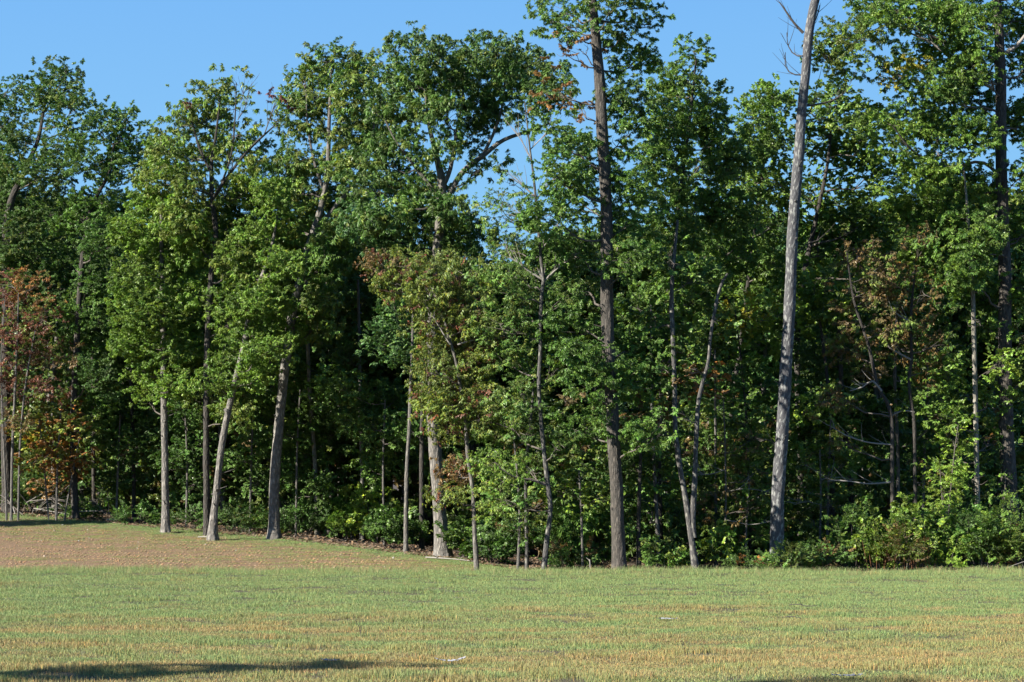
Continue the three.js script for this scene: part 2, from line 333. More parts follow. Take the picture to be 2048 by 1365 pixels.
// ------------------------------------------------------------------ ground
function sheet(name, xs, zs, colorFn, mat, lift = 0) {
  const pos = [], col = [], uv = [], idx = [];
  for (const z of zs) for (const x of xs) { pos.push(x, groundH(x, z) + lift, z); col.push(...colorFn(x, z)); uv.push(x / 2, z / 2); }
  const w = xs.length;
  for (let j = 0; j < zs.length - 1; j++) for (let i = 0; i < w - 1; i++) { const a = j * w + i; idx.push(a, a + 1, a + w, a + 1, a + w + 1, a + w); }
  const g = new THREE.BufferGeometry(); g.setAttribute('position', new THREE.Float32BufferAttribute(pos, 3)); g.setAttribute('color', new THREE.Float32BufferAttribute(col, 3)); g.setAttribute('uv', new THREE.Float32BufferAttribute(uv, 2)); g.setIndex(idx); g.computeVertexNormals();
  const m = shadows(new THREE.Mesh(g, mat)); m.name = name; scene.add(m); return m;
}
const steps = (list) => { const out = []; for (const [a, b, s] of list) for (let v = a; (b > a ? v < b - 1e-6 : v > b + 1e-6); v += b > a ? s : -s) out.push(v); out.push(list[list.length - 1][1]); return out; };
const groundMat = new THREE.MeshStandardMaterial({ color: 0xffffff, vertexColors: true, map: soilMap, bumpMap: soilBump, bumpScale: .05, roughness: 1 });
// how grassy / how straw-coloured a place is
function grassiness(x, z) { // 1 in the field and along the wood's edge, low on the bare slope
  const d = -z, c = crestD(x), e = edgeD(x);
  if (d < c + .6) return 1;
  const n = n2(x * .12, z * .35) * .5 + n2(x * .5, z * .9) * .35, top = e - d;
  const span = smooth(-x, -3, 8);   // the bare slope runs out to the right
  let g = .15 + .42 * smooth(n, -.05, .7);
  g = lerp(.75, g, smooth(top, 1.5, 9)); g = lerp(g, .5, .5 * smooth(-Math.abs(x + 4), -6, 0));
  if (top < 1.6 + n * 1.2) g = Math.max(g, .8 * smooth(-top, -2.6, -.2) + .15);
  g = lerp(Math.max(g, .62 + .3 * n), g, span);
  return d > e ? Math.max(0, .5 - (d - e) * .5) : clamp(g);
}
function straw(x, z) {
  const d = -z;
  const b = n2(x * .07 + 3, d * .36) * .5 + n2(x * .3, d * .6 + 7) * .6 + n2(x * .9, d * 1.3) * .45;
  const near = .5 - .75 * smooth(d, 29, 40) + .25 * smooth(-d, -27, -22) + .25 * smooth(x, -1, 6) * smooth(-Math.abs(d - 33), -4, -.5);
  return clamp(near + b * .75);
}
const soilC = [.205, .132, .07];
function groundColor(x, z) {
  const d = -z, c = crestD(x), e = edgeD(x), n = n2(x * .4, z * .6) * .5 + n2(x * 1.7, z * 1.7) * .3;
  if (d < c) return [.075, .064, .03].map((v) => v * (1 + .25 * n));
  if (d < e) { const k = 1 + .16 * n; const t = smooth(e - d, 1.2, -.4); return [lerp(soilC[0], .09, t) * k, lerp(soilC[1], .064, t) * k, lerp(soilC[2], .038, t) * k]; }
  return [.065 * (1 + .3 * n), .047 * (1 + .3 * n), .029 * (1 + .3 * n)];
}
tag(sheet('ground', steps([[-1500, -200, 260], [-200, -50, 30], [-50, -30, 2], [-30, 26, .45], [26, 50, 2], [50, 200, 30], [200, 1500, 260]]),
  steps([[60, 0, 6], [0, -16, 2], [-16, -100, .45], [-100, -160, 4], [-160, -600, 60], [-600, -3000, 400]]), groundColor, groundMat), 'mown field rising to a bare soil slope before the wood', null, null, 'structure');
{ // far wooded ridge that shows blue through the gaps
  const pos = [], idx = [], nx = 60;
  for (let i = 0; i <= nx; i++) { const x = -1600 + i / nx * 3200, h = 330 + 45 * n2(x * .0011, 4) + 12 * n2(x * .006, 9); pos.push(x, 0, -2700, x, h * .6, -2850, x, h, -3000); }
  for (let i = 0; i < nx; i++) for (let k = 0; k < 2; k++) { const a = i * 3 + k; idx.push(a, a + 3, a + 1, a + 1, a + 3, a + 4); }
  const g = new THREE.BufferGeometry(); g.setAttribute('position', new THREE.Float32BufferAttribute(pos, 3)); g.setIndex(idx); g.computeVertexNormals();
  const m = new THREE.Mesh(g, new THREE.MeshStandardMaterial({ color: lin(.045, .075, .03), roughness: 1, side: THREE.DoubleSide })); m.name = 'hills'; scene.add(tag(m, 'wooded ridge far behind the trees', null, null, 'structure'));
}

// ------------------------------------------------------------------ grass
function grassTuft(seed, n, spread, h0, h1, w) {
  const r = rng(seed), p = [], c = [], idx = [];
  for (let k = 0; k < n; k++) {
    const a = r() * 6.283, q = Math.sqrt(r()) * spread, x = Math.cos(a) * q, z = Math.sin(a) * q, h = lerp(h0, h1, r() * r() * .6 + .4 * r()), la = r() * 6.283, ln = h * (.15 + .75 * r()), wa = r() * 6.283, ww = w * (.6 + .8 * r());
    const sx = Math.cos(wa) * ww / 2, sz = Math.sin(wa) * ww / 2, mx = x + Math.cos(la) * ln * .35, mz = z + Math.sin(la) * ln * .35, tx = x + Math.cos(la) * ln, tz = z + Math.sin(la) * ln, b = p.length / 3;
    p.push(x - sx, -.01, z - sz, x + sx, -.01, z + sz, mx - sx * .8, h * .62, mz - sz * .8, mx + sx * .8, h * .62, mz + sz * .8, tx, h * (1 - .25 * ln / h), tz);
    const t = .5 + 1.0 * r(), y = r() < .16; for (let i = 0; i < 5; i++) c.push(t * (y ? 1.7 : 1), t * (y ? 1.15 : 1), t * (y ? 1 : 1));
    idx.push(b, b + 1, b + 2, b + 1, b + 3, b + 2, b + 2, b + 3, b + 4);
  }
  const g = new THREE.BufferGeometry(); g.setAttribute('position', new THREE.Float32BufferAttribute(p, 3)); g.setAttribute('color', new THREE.Float32BufferAttribute(c, 3)); g.setIndex(idx); g.computeVertexNormals(); return g;
}
{
  const r = rng(77), kinds = [0, 1, 2].map((i) => ({ geo: grassTuft(40 + i, 66, .17, .018, .066, .004), m: [], c: [] }));
  const G1 = [.162, .228, .062], G2 = [.108, .2, .058], ST = [.265, .165, .05], ST2 = [.26, .205, .085];
  const put = (x, z, k, s, dry = 0) => {
    const q = kinds[r() * 3 | 0], a = r() * 6.283, st = straw(x, z), mixS = clamp(st * .9 + dry + (r() - .5) * .6), ga = r();
    const g = G1.map((v, i) => lerp(v, G2[i], ga)), t = ST.map((v, i) => lerp(v, ST2[i], r()));
    const v = .85 + .3 * r();
    q.m.push(new THREE.Matrix4().compose(V(x, groundH(x, z), z), Q.setFromAxisAngle(UPV, a), V(s, s * k, s)).clone());
    q.c.push(lin(...g.map((w, i) => lerp(w, t[i], mixS * .8) * v)));
  };
  for (let d = 17; d < 57; d += 0) {
    const half = d * .2362 * 1.12 + 1.6, dens = lerp(80, 40, smooth(d, 20, 50)), dd = .25, n = Math.round(half * 2 * dd * dens);
    for (let k = 0; k < n; k++) { const x = (r() * 2 - 1) * half, z = -(d + r() * dd); if (-z > crestD(x) + .7 || (n2(x * 1.4, z * 1.1) < -.52 && r() < .75)) continue; const tall = smooth(n2(x * .7, z * .7), .1, .7); put(x, z, .65 + .9 * tall + .35 * smooth(-z, 50, 55), .9 + .4 * r()); }
    d += dd;
  }
  // thin grass on the bare slope and along the wood's edge
  for (let k = 0; k < 90000; k++) {
    const x = -24 + r() * 46, z = -(55 + r() * 28), g = grassiness(x, z);
    if (-z < crestD(x) + .6 || -z > edgeD(x) + 1.2 || r() > g * 1.1 - .06) continue;
    const top = edgeD(x) + z, strip = smooth(top, 3.2, 1); put(x, z, .45 + .5 * g + .4 * strip, .7 + .5 * r(), lerp(.3, -.35, strip));
  }
  const long = { geo: grassTuft(55, 9, .13, .12, .3, .0035), m: [], c: [] }; kinds.push(long);
  for (let k = 0; k < 9000; k++) {
    const x = -15 + r() * 32, t = r(), z = k < 6500 ? -(crestD(x) + .9 - 4.5 * t * t) : -(20 + r() * 32), clump = n2(x * .8, z * .8 + 40);
    if (clump < (k < 6500 ? -.2 : .45)) continue;
    const s = (.55 + .6 * r()) * (k < 6500 ? 1 : .75), v = .85 + .4 * r();
    long.m.push(new THREE.Matrix4().compose(V(x, groundH(x, z), z), Q.setFromAxisAngle(UPV, r() * 6.28), V(s, s, s)).clone()); long.c.push(lin(...(r() < .3 ? ST2 : G1).map((w) => w * v)));
  }
  kinds.forEach((q) => { const m = new THREE.InstancedMesh(q.geo, grassMat, q.m.length); m.name = numbered('grass'); q.m.forEach((t, i) => { m.setMatrixAt(i, t); m.setColorAt(i, q.c[i]); }); scene.add(tag(shadows(m), 'short green and straw-coloured grass covering the field', 'grass', null, 'stuff')); });
}
{ // clods pressed up in rows by wheels, and small stones, on the bare slope
  const r = rng(5), g0 = new THREE.IcosahedronGeometry(1, 1), p = g0.attributes.position;
  for (let i = 0; i < p.count; i++) { const k = 1 + .28 * n3(p.getX(i) * 1.5, p.getY(i) * 1.5, p.getZ(i) * 1.5); p.setXYZ(i, p.getX(i) * k, p.getY(i) * k, p.getZ(i) * k); }
  const geo = g0; geo.deleteAttribute('uv'); geo.computeVertexNormals();
  const mats = [], cols = [];
  for (let row = 0; row < 70; row++) {
    const z0 = -57.6 - row * .31 + .1 * r(), run = 1 + (r() * 2 | 0);
    for (let x = -24; x < 3; x += .135) {
      const z = z0 - (x + 10) * -.03 + .12 * n2(x * .2, row) , e = edgeD(x); if (-z > e - 1.6 || -z < crestD(x) + .5) continue;
      if (n2(x * .25, row * .37) < -.35 || grassiness(x, z) > .62 || r() < .1) continue;
      const s = .015 + .012 * r(), y = groundH(x, z);
      mats.push(new THREE.Matrix4().compose(V(x + (r() - .5) * .03, y + s * .15, z + (r() - .5) * .06), Q.setFromAxisAngle(UPV, .3 + (r() - .5) * .6), V(s * 1.1, s * .8, s * 2.6)).clone()); cols.push(tint(soilC, r, .98));
    }
  }
  for (let k = 0; k < 6000; k++) { const x = -24 + r() * 29, z = -(56 + r() * 24), e = edgeD(x); if (-z > e - .3 || -z < crestD(x) + .4) continue; const s = .01 + .022 * r() * r(); mats.push(new THREE.Matrix4().compose(V(x, groundH(x, z) + s * .3, z), Q.setFromAxisAngle(UPV, r() * 6), V(s * 1.3, s, s)).clone()); cols.push(tint(soilC, r, 1)); }
  const m = new THREE.InstancedMesh(geo, new THREE.MeshStandardMaterial({ color: 0xffffff, roughness: 1 }), mats.length); m.name = 'soil_clods'; mats.forEach((t, i) => { m.setMatrixAt(i, t); m.setColorAt(i, cols[i]); });
  scene.add(tag(shadows(m), 'reddish brown clods in wheel-track rows on the bare slope', 'soil', null, 'stuff'));
  const sm = [], sc = [];
  for (let k = 0; k < 230; k++) { const x = -24 + r() * 27, z = -(57 + r() * 22); if (-z > edgeD(x) - .2 || -z < crestD(x) + .5) continue; const s = .018 + .03 * r() * r(); sm.push(new THREE.Matrix4().compose(V(x, groundH(x, z) + s * .4, z), Q.setFromAxisAngle(V(.3, 1, .1).normalize(), r() * 6), V(s * 1.5, s * .7, s)).clone()); sc.push(tint(r() < .3 ? [.31, .265, .22] : [.23, .17, .115], r)); }
  const st = new THREE.InstancedMesh(geo, new THREE.MeshStandardMaterial({ color: 0xffffff, roughness: .9 }), sm.length); st.name = 'gravel'; sm.forEach((t, i) => { st.setMatrixAt(i, t); st.setColorAt(i, sc[i]); });
  scene.add(tag(shadows(st), 'pale pebbles scattered over the bare soil slope', 'gravel', null, 'stuff'));
}
{ // dead leaves under the wood's edge
  const r = rng(9), L = new Leaves(); L.leaf(V(0, 0, -.05), V(0, 0, 1), V(0, 1, 0), .1, OUT.oak, [1, 1, 1], .5, -.3);
  const geo = L.build(), mats = [], cols = [];
  for (let k = 0; k < 16000; k++) { const x = -24 + r() * 46, e = edgeD(x), d = e - .8 + Math.pow(r(), 1.6) * 9, z = -d; mats.push(new THREE.Matrix4().compose(V(x, groundH(x, z) + .012 + .03 * r(), z), Q.setFromEuler(new THREE.Euler((r() - .5) * 1.2, r() * 6.28, (r() - .5) * 1.2)), V(1, 1, 1).multiplyScalar(.8 + .5 * r())).clone()); cols.push(tint(r() < .5 ? [.19, .12, .06] : [.14, .088, .045], r)); }
  const m = new THREE.InstancedMesh(geo, dullLeafMat, mats.length); m.name = 'leaf_litter'; mats.forEach((t, i) => { m.setMatrixAt(i, t); m.setColorAt(i, cols[i]); }); scene.add(tag(shadows(m), 'brown fallen leaves along the edge of the wood', 'leaf litter', null, 'stuff'));
}

// ------------------------------------------------------------------ the trees of the wood's edge
tree({ label: 'tall oak with brown furrowed trunk rising out of frame right of centre', d: 58, dens: .8, bark: 'brown', limbBark: 'twig', kind: 'oak', leaf: 'oak', clear: .5, spread: 1.2, back: .3,
  trunk: [[1239, 1142, 31], [1236, 1050, 28], [1233, 966, 28], [1228, 893, 27], [1226, 844, 27], [1217, 696, 27], [1214, 598, 27], [1214, 525, 27], [1214, 462, 26], [1210, 352, 25], [1205, 264, 25], [1199, 154, 23], [1192, 79, 21], [1186, 9, 18], [1180, -90, 14], [1182, -200, 7]],
  crown: [[1190, -170, 110, 60], [1110, -70, 70, 40], [1270, -70, 70, 45], [1130, 18, 42, 26, .8], [1098, 45, 22, 18, .8], [1228, 15, 42, 25, .9], [1285, 15, 32, 22, .8], [1255, 70, 42, 24, .8], [1150, 55, 32, 20, .7], [1300, 50, 18, 14, .7], [1158, 98, 26, 12, .6, 'tan'], [1130, 108, 22, 10, .5, 'orange'], [1270, 122, 40, 28], [1115, 178, 34, 18, .6], [1092, 190, 18, 12, .7, 'orange'], [1162, 218, 22, 16, .5, 'orange'], [1250, 190, 40, 32], [1120, 280, 40, 30, .8], [1155, 320, 42, 36], [1255, 270, 42, 36], [1110, 350, 40, 32], [1160, 405, 45, 36], [1262, 350, 45, 38], [1100, 430, 45, 38], [1130, 500, 50, 38], [1270, 440, 50, 40], [1262, 530, 45, 35, .8], [1150, 570, 42, 32, .7], [1140, 650, 55, 40], [1180, 712, 50, 34], [1275, 690, 55, 36], [1270, 765, 60, 30, 1.1], [1190, 780, 50, 30, 1.1], [1165, 850, 45, 34], [1252, 868, 46, 24], [1300, 875, 40, 26, .8]] });
tree({ label: 'leafy tree with spiky top just right of the tall brown-trunked oak', d: 62, dens: .85, bark: 'dark', kind: 'oak', leaf: 'oak', spread: 1.2, mix: ['fresh', .25],
  trunk: [[1322, 1120, 13], [1318, 900, 11], [1330, 700, 10], [1345, 500, 9], [1365, 350, 8], [1382, 220, 6], [1392, 120, 4]],
  crown: [[1392, 108, 22, 24, .8], [1374, 160, 34, 28], [1428, 192, 22, 16, .8], [1335, 178, 36, 28], [1415, 235, 36, 28], [1330, 245, 42, 36], [1380, 245, 42, 36], [1445, 275, 30, 26], [1345, 320, 50, 42], [1405, 330, 48, 42], [1455, 340, 35, 40], [1330, 405, 48, 42], [1400, 415, 52, 42], [1455, 430, 42, 42], [1340, 490, 52, 42], [1415, 510, 50, 42], [1330, 580, 48, 42], [1400, 590, 50, 42], [1470, 510, 35, 40]] });
tree({ label: 'twin-stemmed grey tree whose two pale stems split near the ground', d: 58.2, bark: 'twin', kind: 'maple', leaf: 'oak', clear: .9, spread: .9, rooted: false,
  trunk: [[1391, 1142, 15], [1378, 1040, 12.5], [1366, 966, 11.5], [1356, 907, 11], [1351, 853, 10.5], [1350, 795, 10], [1348, 721, 9.5], [1346, 662, 10], [1344, 623, 11], [1345, 559, 9], [1350, 500, 8], [1356, 440, 5]],
  more: [[[1389, 1076, 11], [1386, 1040, 11], [1388, 991, 11.5], [1391, 917, 10.5], [1393, 868, 10], [1397, 804, 9], [1403, 775, 8], [1417, 721, 7.5], [1420, 682, 7], [1432, 608, 7], [1444, 565, 6], [1455, 548, 4]]],
  crown: [[1310, 640, 40, 30, .8], [1385, 560, 45, 35], [1340, 520, 40, 35, .8], [1375, 690, 45, 30], [1330, 740, 45, 30], [1390, 738, 34, 18, .8, 'rust'], [1405, 765, 28, 16, .8, 'orange'], [1360, 800, 40, 24, .7], [1372, 832, 32, 14, .9, 'bright'], [1320, 845, 36, 18, .8], [1290, 840, 28, 12, .7, 'rust'], [1430, 640, 30, 24, .8], [1310, 790, 30, 20, .6, 'rust']] });
tree({ label: 'bare grey leaning dead trunk with peeling bark and a few bare branches', name: 'dead_tree', d: 59.2, bark: 'lichen', kind: 'oak', twigs: 2, flare: .2,
  trunk: [[1554, 1090, 30], [1556, 991, 28], [1561, 917, 27.5], [1566, 844, 27], [1571, 745, 26], [1576, 672, 25], [1581, 574, 24], [1583, 500, 23.5], [1590, 396, 23], [1599, 286, 22], [1603, 220, 20], [1610, 154, 19.5], [1615, 88, 19], [1622, 35, 19], [1630, 0, 18], [1650, -80, 14], [1668, -160, 9], [1672, -220, 4]],
  bareMat: BARK.deadDark,
  bare: [[[1607, 66, 6], [1590, 48, 5], [1574, 25, 4], [1560, 5, 2.5]], [[1606, 112, 3, .2], [1590, 110, 2.5], [1577, 92, 2], [1574, 65, 1.5]], [[1604, 150, 3, .1], [1585, 148, 2.5], [1572, 135, 2], [1571, 105, 1.5]], [[1622, 60, 2.5], [1632, 40, 2], [1640, 10, 1.5]], [[1604, 213, 5, .2], [1640, 208, 4], [1668, 200, 3], [1690, 186, 2]], [[1590, 250, 3], [1620, 225, 2], [1635, 170, 1.5]], [[1583, 520, 3], [1612, 490, 2], [1640, 480, 1.4]], [[1560, 900, 3], [1540, 880, 2], [1520, 884, 1.5]]] });
tree({ label: 'broad tall oak at the right edge with long spreading limbs and dark trunk', d: 62, dens: .95, bark: 'brown', kind: 'oak', leaf: 'oak', clear: .8, spread: 1.5, mix: ['fresh', .4],
  trunk: [[2024, 1075, 40], [2021, 1010, 34], [2018, 942, 32], [2013, 844, 31], [2011, 745, 29], [2011, 647, 28], [2011, 549, 27], [2007, 440, 25], [2003, 308, 24], [2003, 176, 23], [2001, 110, 22], [1998, 35, 19], [1994, -40, 15], [1990, -160, 8]],
  bareMat: BARK.dead, twigs: 3,
  bare: [[[1990, 180, 7], [1930, 140, 6], [1867, 88, 5], [1830, 70, 4], [1800, 60, 2.5]], [[1996, 170, 6], [1960, 158, 4], [1925, 150, 2]], [[2002, 110, 9], [2030, 95, 8], [2060, 60, 6]]],
  crown: [[1990, -150, 120, 70], [1870, -90, 90, 50], [2100, -60, 90, 70], [1760, -30, 60, 35], [1745, 12, 40, 22], [1800, 18, 50, 26], [1860, 22, 52, 32], [1920, 30, 52, 36], [1965, 45, 38, 36], [2040, 30, 50, 36], [1672, 78, 32, 24, .8, 'olive'], [1714, 82, 36, 22, .9, 'olive'], [1690, 128, 34, 20, .8, 'olive'], [1650, 118, 18, 18, .7, 'olive'], [1742, 70, 26, 18, .6], [1850, 95, 46, 28, .8], [1915, 115, 46, 34], [1965, 125, 36, 34], [2050, 130, 42, 42], [1820, 148, 40, 20, .8, 'yellow'], [1880, 175, 46, 34], [1945, 195, 46, 38], [1772, 140, 26, 16, .5], [1785, 250, 40, 20, .7, 'fresh'], [1830, 240, 40, 24, .7], [1880, 262, 46, 36], [1945, 285, 46, 40], [2050, 240, 44, 46], [1800, 300, 44, 30, .8, 'fresh'], [1840, 340, 50, 36, 1, 'fresh'], [1910, 365, 50, 40], [1970, 385, 42, 40], [2050, 350, 46, 46], [1822, 405, 50, 36, 1, 'fresh'], [1885, 445, 52, 40], [1955, 475, 46, 42], [2050, 460, 46, 46], [1850, 500, 52, 38, 1, 'fresh'], [1915, 545, 50, 40], [1965, 580, 38, 40], [2050, 570, 44, 46], [2055, 670, 38, 44, 1, 'olive'], [1980, 650, 34, 30, .8], [2050, 760, 36, 30, .8, 'olive']] });
tree({ label: 'thin pale-barked tree with fresh green leaves left of the right-edge oak', d: 61, bark: 'pale', kind: 'maple', leaf: 'fresh', clear: .95, spread: .9,
  trunk: [[1956, 1010, 11], [1952, 844, 10.5], [1949, 696, 10], [1944, 549, 9], [1935, 420, 6], [1928, 340, 3]],
  crown: [[1880, 470, 40, 30], [1930, 430, 36, 28], [1960, 640, 30, 30, .8], [1925, 780, 40, 22, .8], [1880, 745, 42, 20, .9], [1900, 835, 42, 18, .9], [1985, 800, 34, 22, .8], [1860, 800, 36, 18, .8], [1990, 730, 32, 26, .8, 'bright'], [1980, 880, 34, 20, .8], [1900, 910, 36, 22, .8], [1945, 960, 36, 20, .8]] });
tree({ label: 'slender crooked tree with sparse rusty brown leaves and a kinked trunk', d: 60.6, bark: 'dark', kind: 'dogwood', leaf: 'rust', clear: .9, spread: .8, mix: ['olive', .45], dens: .7,
  trunk: [[1786, 1030, 9], [1785, 940, 9], [1784, 844, 8.5], [1776, 806, 8], [1760, 780, 7.5], [1750, 745, 7], [1740, 696, 6.5], [1731, 667, 6], [1711, 608, 5], [1701, 549, 4], [1695, 500, 2.5]],
  bare: [[[1764, 783, 4.5], [1745, 762, 4], [1725, 775, 3], [1700, 782, 2]], [[1784, 890, 4], [1735, 885, 3], [1690, 870, 2.5], [1665, 855, 1.5]], [[1784, 965, 4], [1735, 968, 3], [1690, 962, 2], [1655, 963, 1.2]]],
  crown: [[1715, 510, 34, 26], [1745, 545, 36, 26], [1712, 585, 36, 26], [1760, 590, 36, 24], [1725, 650, 34, 24], [1770, 655, 36, 22], [1700, 700, 36, 20], [1672, 793, 34, 16, .9], [1645, 805, 26, 12, .9], [1730, 740, 28, 18], [1690, 885, 26, 14, .6]] });
tree({ label: 'slender dark tree with reddish leaves beside the kinked tree', d: 60.9, bark: 'dark', kind: 'dogwood', leaf: 'rust', clear: .9, spread: .8, mix: ['oak', .5], dens: .7,
  trunk: [[1832, 1025, 8.5], [1830, 940, 8], [1829, 844, 8], [1822, 795, 7.5], [1819, 760, 7.5], [1824, 721, 7], [1823, 647, 6], [1826, 598, 5], [1832, 540, 3]],
  bare: [[[1823, 720, 4], [1795, 705, 3.5], [1770, 690, 2.5]], [[1823, 645, 3.5], [1800, 632, 3], [1780, 618, 2]], [[1829, 825, 4], [1805, 822, 3], [1780, 835, 2]]],
  crown: [[1830, 540, 34, 24], [1800, 570, 36, 24], [1850, 590, 36, 26], [1800, 640, 34, 22], [1850, 665, 36, 22], [1835, 470, 30, 22], [1795, 690, 30, 18], [1850, 740, 30, 20, .7], [1870, 690, 30, 20, .8], [1865, 850, 30, 24, .6], [1870, 950, 30, 30, .5]] });
tree({ label: 'slender mottled tree with bare dead top between the oaks left of centre trunk', d: 58.6, bark: 'twin', kind: 'dogwood', leaf: 'oak', clear: .93, spread: .8, mix: ['olive', .25], dens: .85, twigs: 4,
  trunk: [[1088, 1141, 12], [1094, 1080, 11], [1101, 1020, 10.5], [1096, 970, 10], [1091, 930, 10], [1081, 830, 9], [1078, 764, 9], [1081, 700, 8.5], [1081, 650, 8], [1084, 585, 7.5], [1087, 563, 7.5], [1082, 519, 7], [1074, 422, 6], [1067, 352, 5], [1060, 299, 4], [1054, 246, 3], [1049, 202, 1.6]],
  bare: [[[1070, 394, 4], [1050, 375, 3], [1030, 355, 2]], [[1072, 400, 4], [1095, 372, 3], [1122, 343, 1.8]], [[1060, 300, 2.5], [1080, 280, 2], [1100, 262, 1.2]], [[1087, 560, 5], [1062, 546, 4], [1040, 528, 3], [1018, 515, 1.6]], [[1088, 563, 5], [1112, 540, 4], [1135, 522, 3], [1160, 505, 1.8]], [[1075, 440, 3], [1052, 440, 2], [1030, 425, 1.4]], [[1063, 320, 2.5], [1045, 285, 2], [1030, 262, 1.2]], [[1082, 500, 3], [1105, 470, 2.5], [1125, 430, 1.4]]],
  crown: [[1010, 440, 36, 26, .7], [995, 400, 26, 20, .6], [1030, 370, 26, 18, .5], [1005, 490, 40, 30], [1042, 555, 40, 28, .9], [1000, 575, 40, 28], [1050, 620, 40, 28], [1000, 650, 42, 28], [1120, 600, 30, 22, .7], [1020, 720, 44, 30], [1110, 750, 30, 26, .7], [1040, 790, 40, 28], [1000, 850, 38, 24, .9, 'fresh'], [1050, 870, 34, 24, .8], [990, 925, 38, 18, .9, 'fresh'], [1060, 945, 34, 20, .8], [1010, 1000, 42, 14, 1, 'fresh'], [1070, 1010, 30, 16, .8], [985, 1015, 26, 12, .8, 'fresh'], [1040, 1060, 34, 16, .8], [1120, 890, 30, 22, .7]] });
tree({ label: 'small tree with drooping green and wine-red leaves in front of a grey trunk', d: 60.3, bark: 'grey', kind: 'dogwood', leaf: 'olive', clear: .5, spread: .8, mix: ['red', .1], dens: 1.35,
  trunk: [[953, 1137, 10], [949, 1060, 9.5], [945, 976, 9], [936, 917, 8.5], [931, 840, 8], [924, 800, 7.5], [915, 740, 7], [900, 680, 6], [880, 620, 5], [850, 570, 4], [820, 535, 2.5]],
  bare: [[[900, 690, 3], [870, 640, 2.5], [845, 600, 1.5]], [[915, 690, 3.5], [950, 680, 3], [985, 680, 1.6]]],
  crown: [[762, 532, 32, 18, .8, 'rust'], [815, 528, 40, 20, .9], [875, 532, 40, 20, .9], [930, 550, 36, 20, .8], [790, 570, 36, 22, .8], [850, 580, 45, 24], [915, 605, 42, 26], [870, 640, 42, 26], [940, 650, 36, 24], [890, 690, 42, 28], [950, 715, 38, 24], [880, 745, 42, 28, 1.1], [935, 765, 40, 28], [865, 795, 32, 22], [915, 815, 40, 26], [970, 680, 36, 14, .8, 'rust'], [905, 860, 34, 22, .9], [960, 840, 32, 22, .8], [915, 940, 30, 20, .8, 'rust'], [890, 990, 34, 14, .7], [965, 800, 30, 20, .8]] });
tree({ label: 'big oak with broad round crown over centre and thick pale grey foot', d: 66, dens: .85, bark: 'grey', limbBark: 'dark', kind: 'droop', leaf: 'dark', clear: .15, spread: 1.5, mix: ['olive', .12], flare: .5,
  trunk: [[886, 1110, 34], [880, 1040, 29], [876, 980, 27], [870, 900, 26], [866, 850, 25], [864, 700, 24], [870, 560, 22], [880, 440, 21], [884, 370, 18], [872, 310, 12], [858, 250, 8], [850, 180, 5]],
  more: [[[882, 420, 14], [905, 375, 13], [926, 343, 12], [965, 312, 11], [1005, 281, 9], [1050, 264, 7], [1100, 246, 4]], [[884, 380, 11], [900, 340, 9], [912, 270, 7], [925, 200, 5], [930, 140, 3]], [[965, 312, 8], [990, 260, 7], [1005, 210, 5], [1010, 150, 3]], [[880, 400, 9], [850, 360, 8], [820, 320, 6], [790, 280, 4], [770, 240, 3]]],
  crown: [[748, 318, 36, 24, .8], [735, 370, 38, 28, .9], [720, 440, 40, 30, 1, 'blue'], [1010, 135, 30, 26, .8], [815, 92, 32, 24, .8], [858, 108, 36, 28, .8], [912, 98, 32, 24, .8], [945, 112, 24, 22, .7], [985, 92, 32, 24, .8], [1032, 112, 32, 26, .8], [1082, 130, 32, 24, .8], [1118, 152, 20, 20, .7], [795, 155, 36, 28, .8], [840, 168, 42, 34, .8], [898, 160, 42, 34, .8], [958, 158, 42, 34, .8], [1018, 172, 42, 32, .8], [1078, 182, 36, 28, .8], [772, 222, 38, 28, .7], [828, 235, 42, 34, .8], [888, 232, 42, 34, .8], [948, 225, 42, 34, .8], [1005, 225, 36, 24, .8], [1062, 228, 30, 18, .7], [765, 282, 34, 22, .7], [810, 298, 40, 28, .8], [868, 300, 36, 30, .7], [930, 282, 34, 18, .7], [985, 330, 20, 14, .7], [960, 340, 24, 16, .6], [795, 368, 46, 34], [850, 385, 46, 36], [900, 420, 40, 32], [840, 445, 56, 40, 1, 'blue'], [912, 468, 44, 30, 1.1], [775, 430, 40, 36], [868, 510, 56, 36, 1, 'blue'], [800, 510, 46, 36, 1, 'blue'], [930, 525, 44, 30], [945, 485, 30, 22]] });
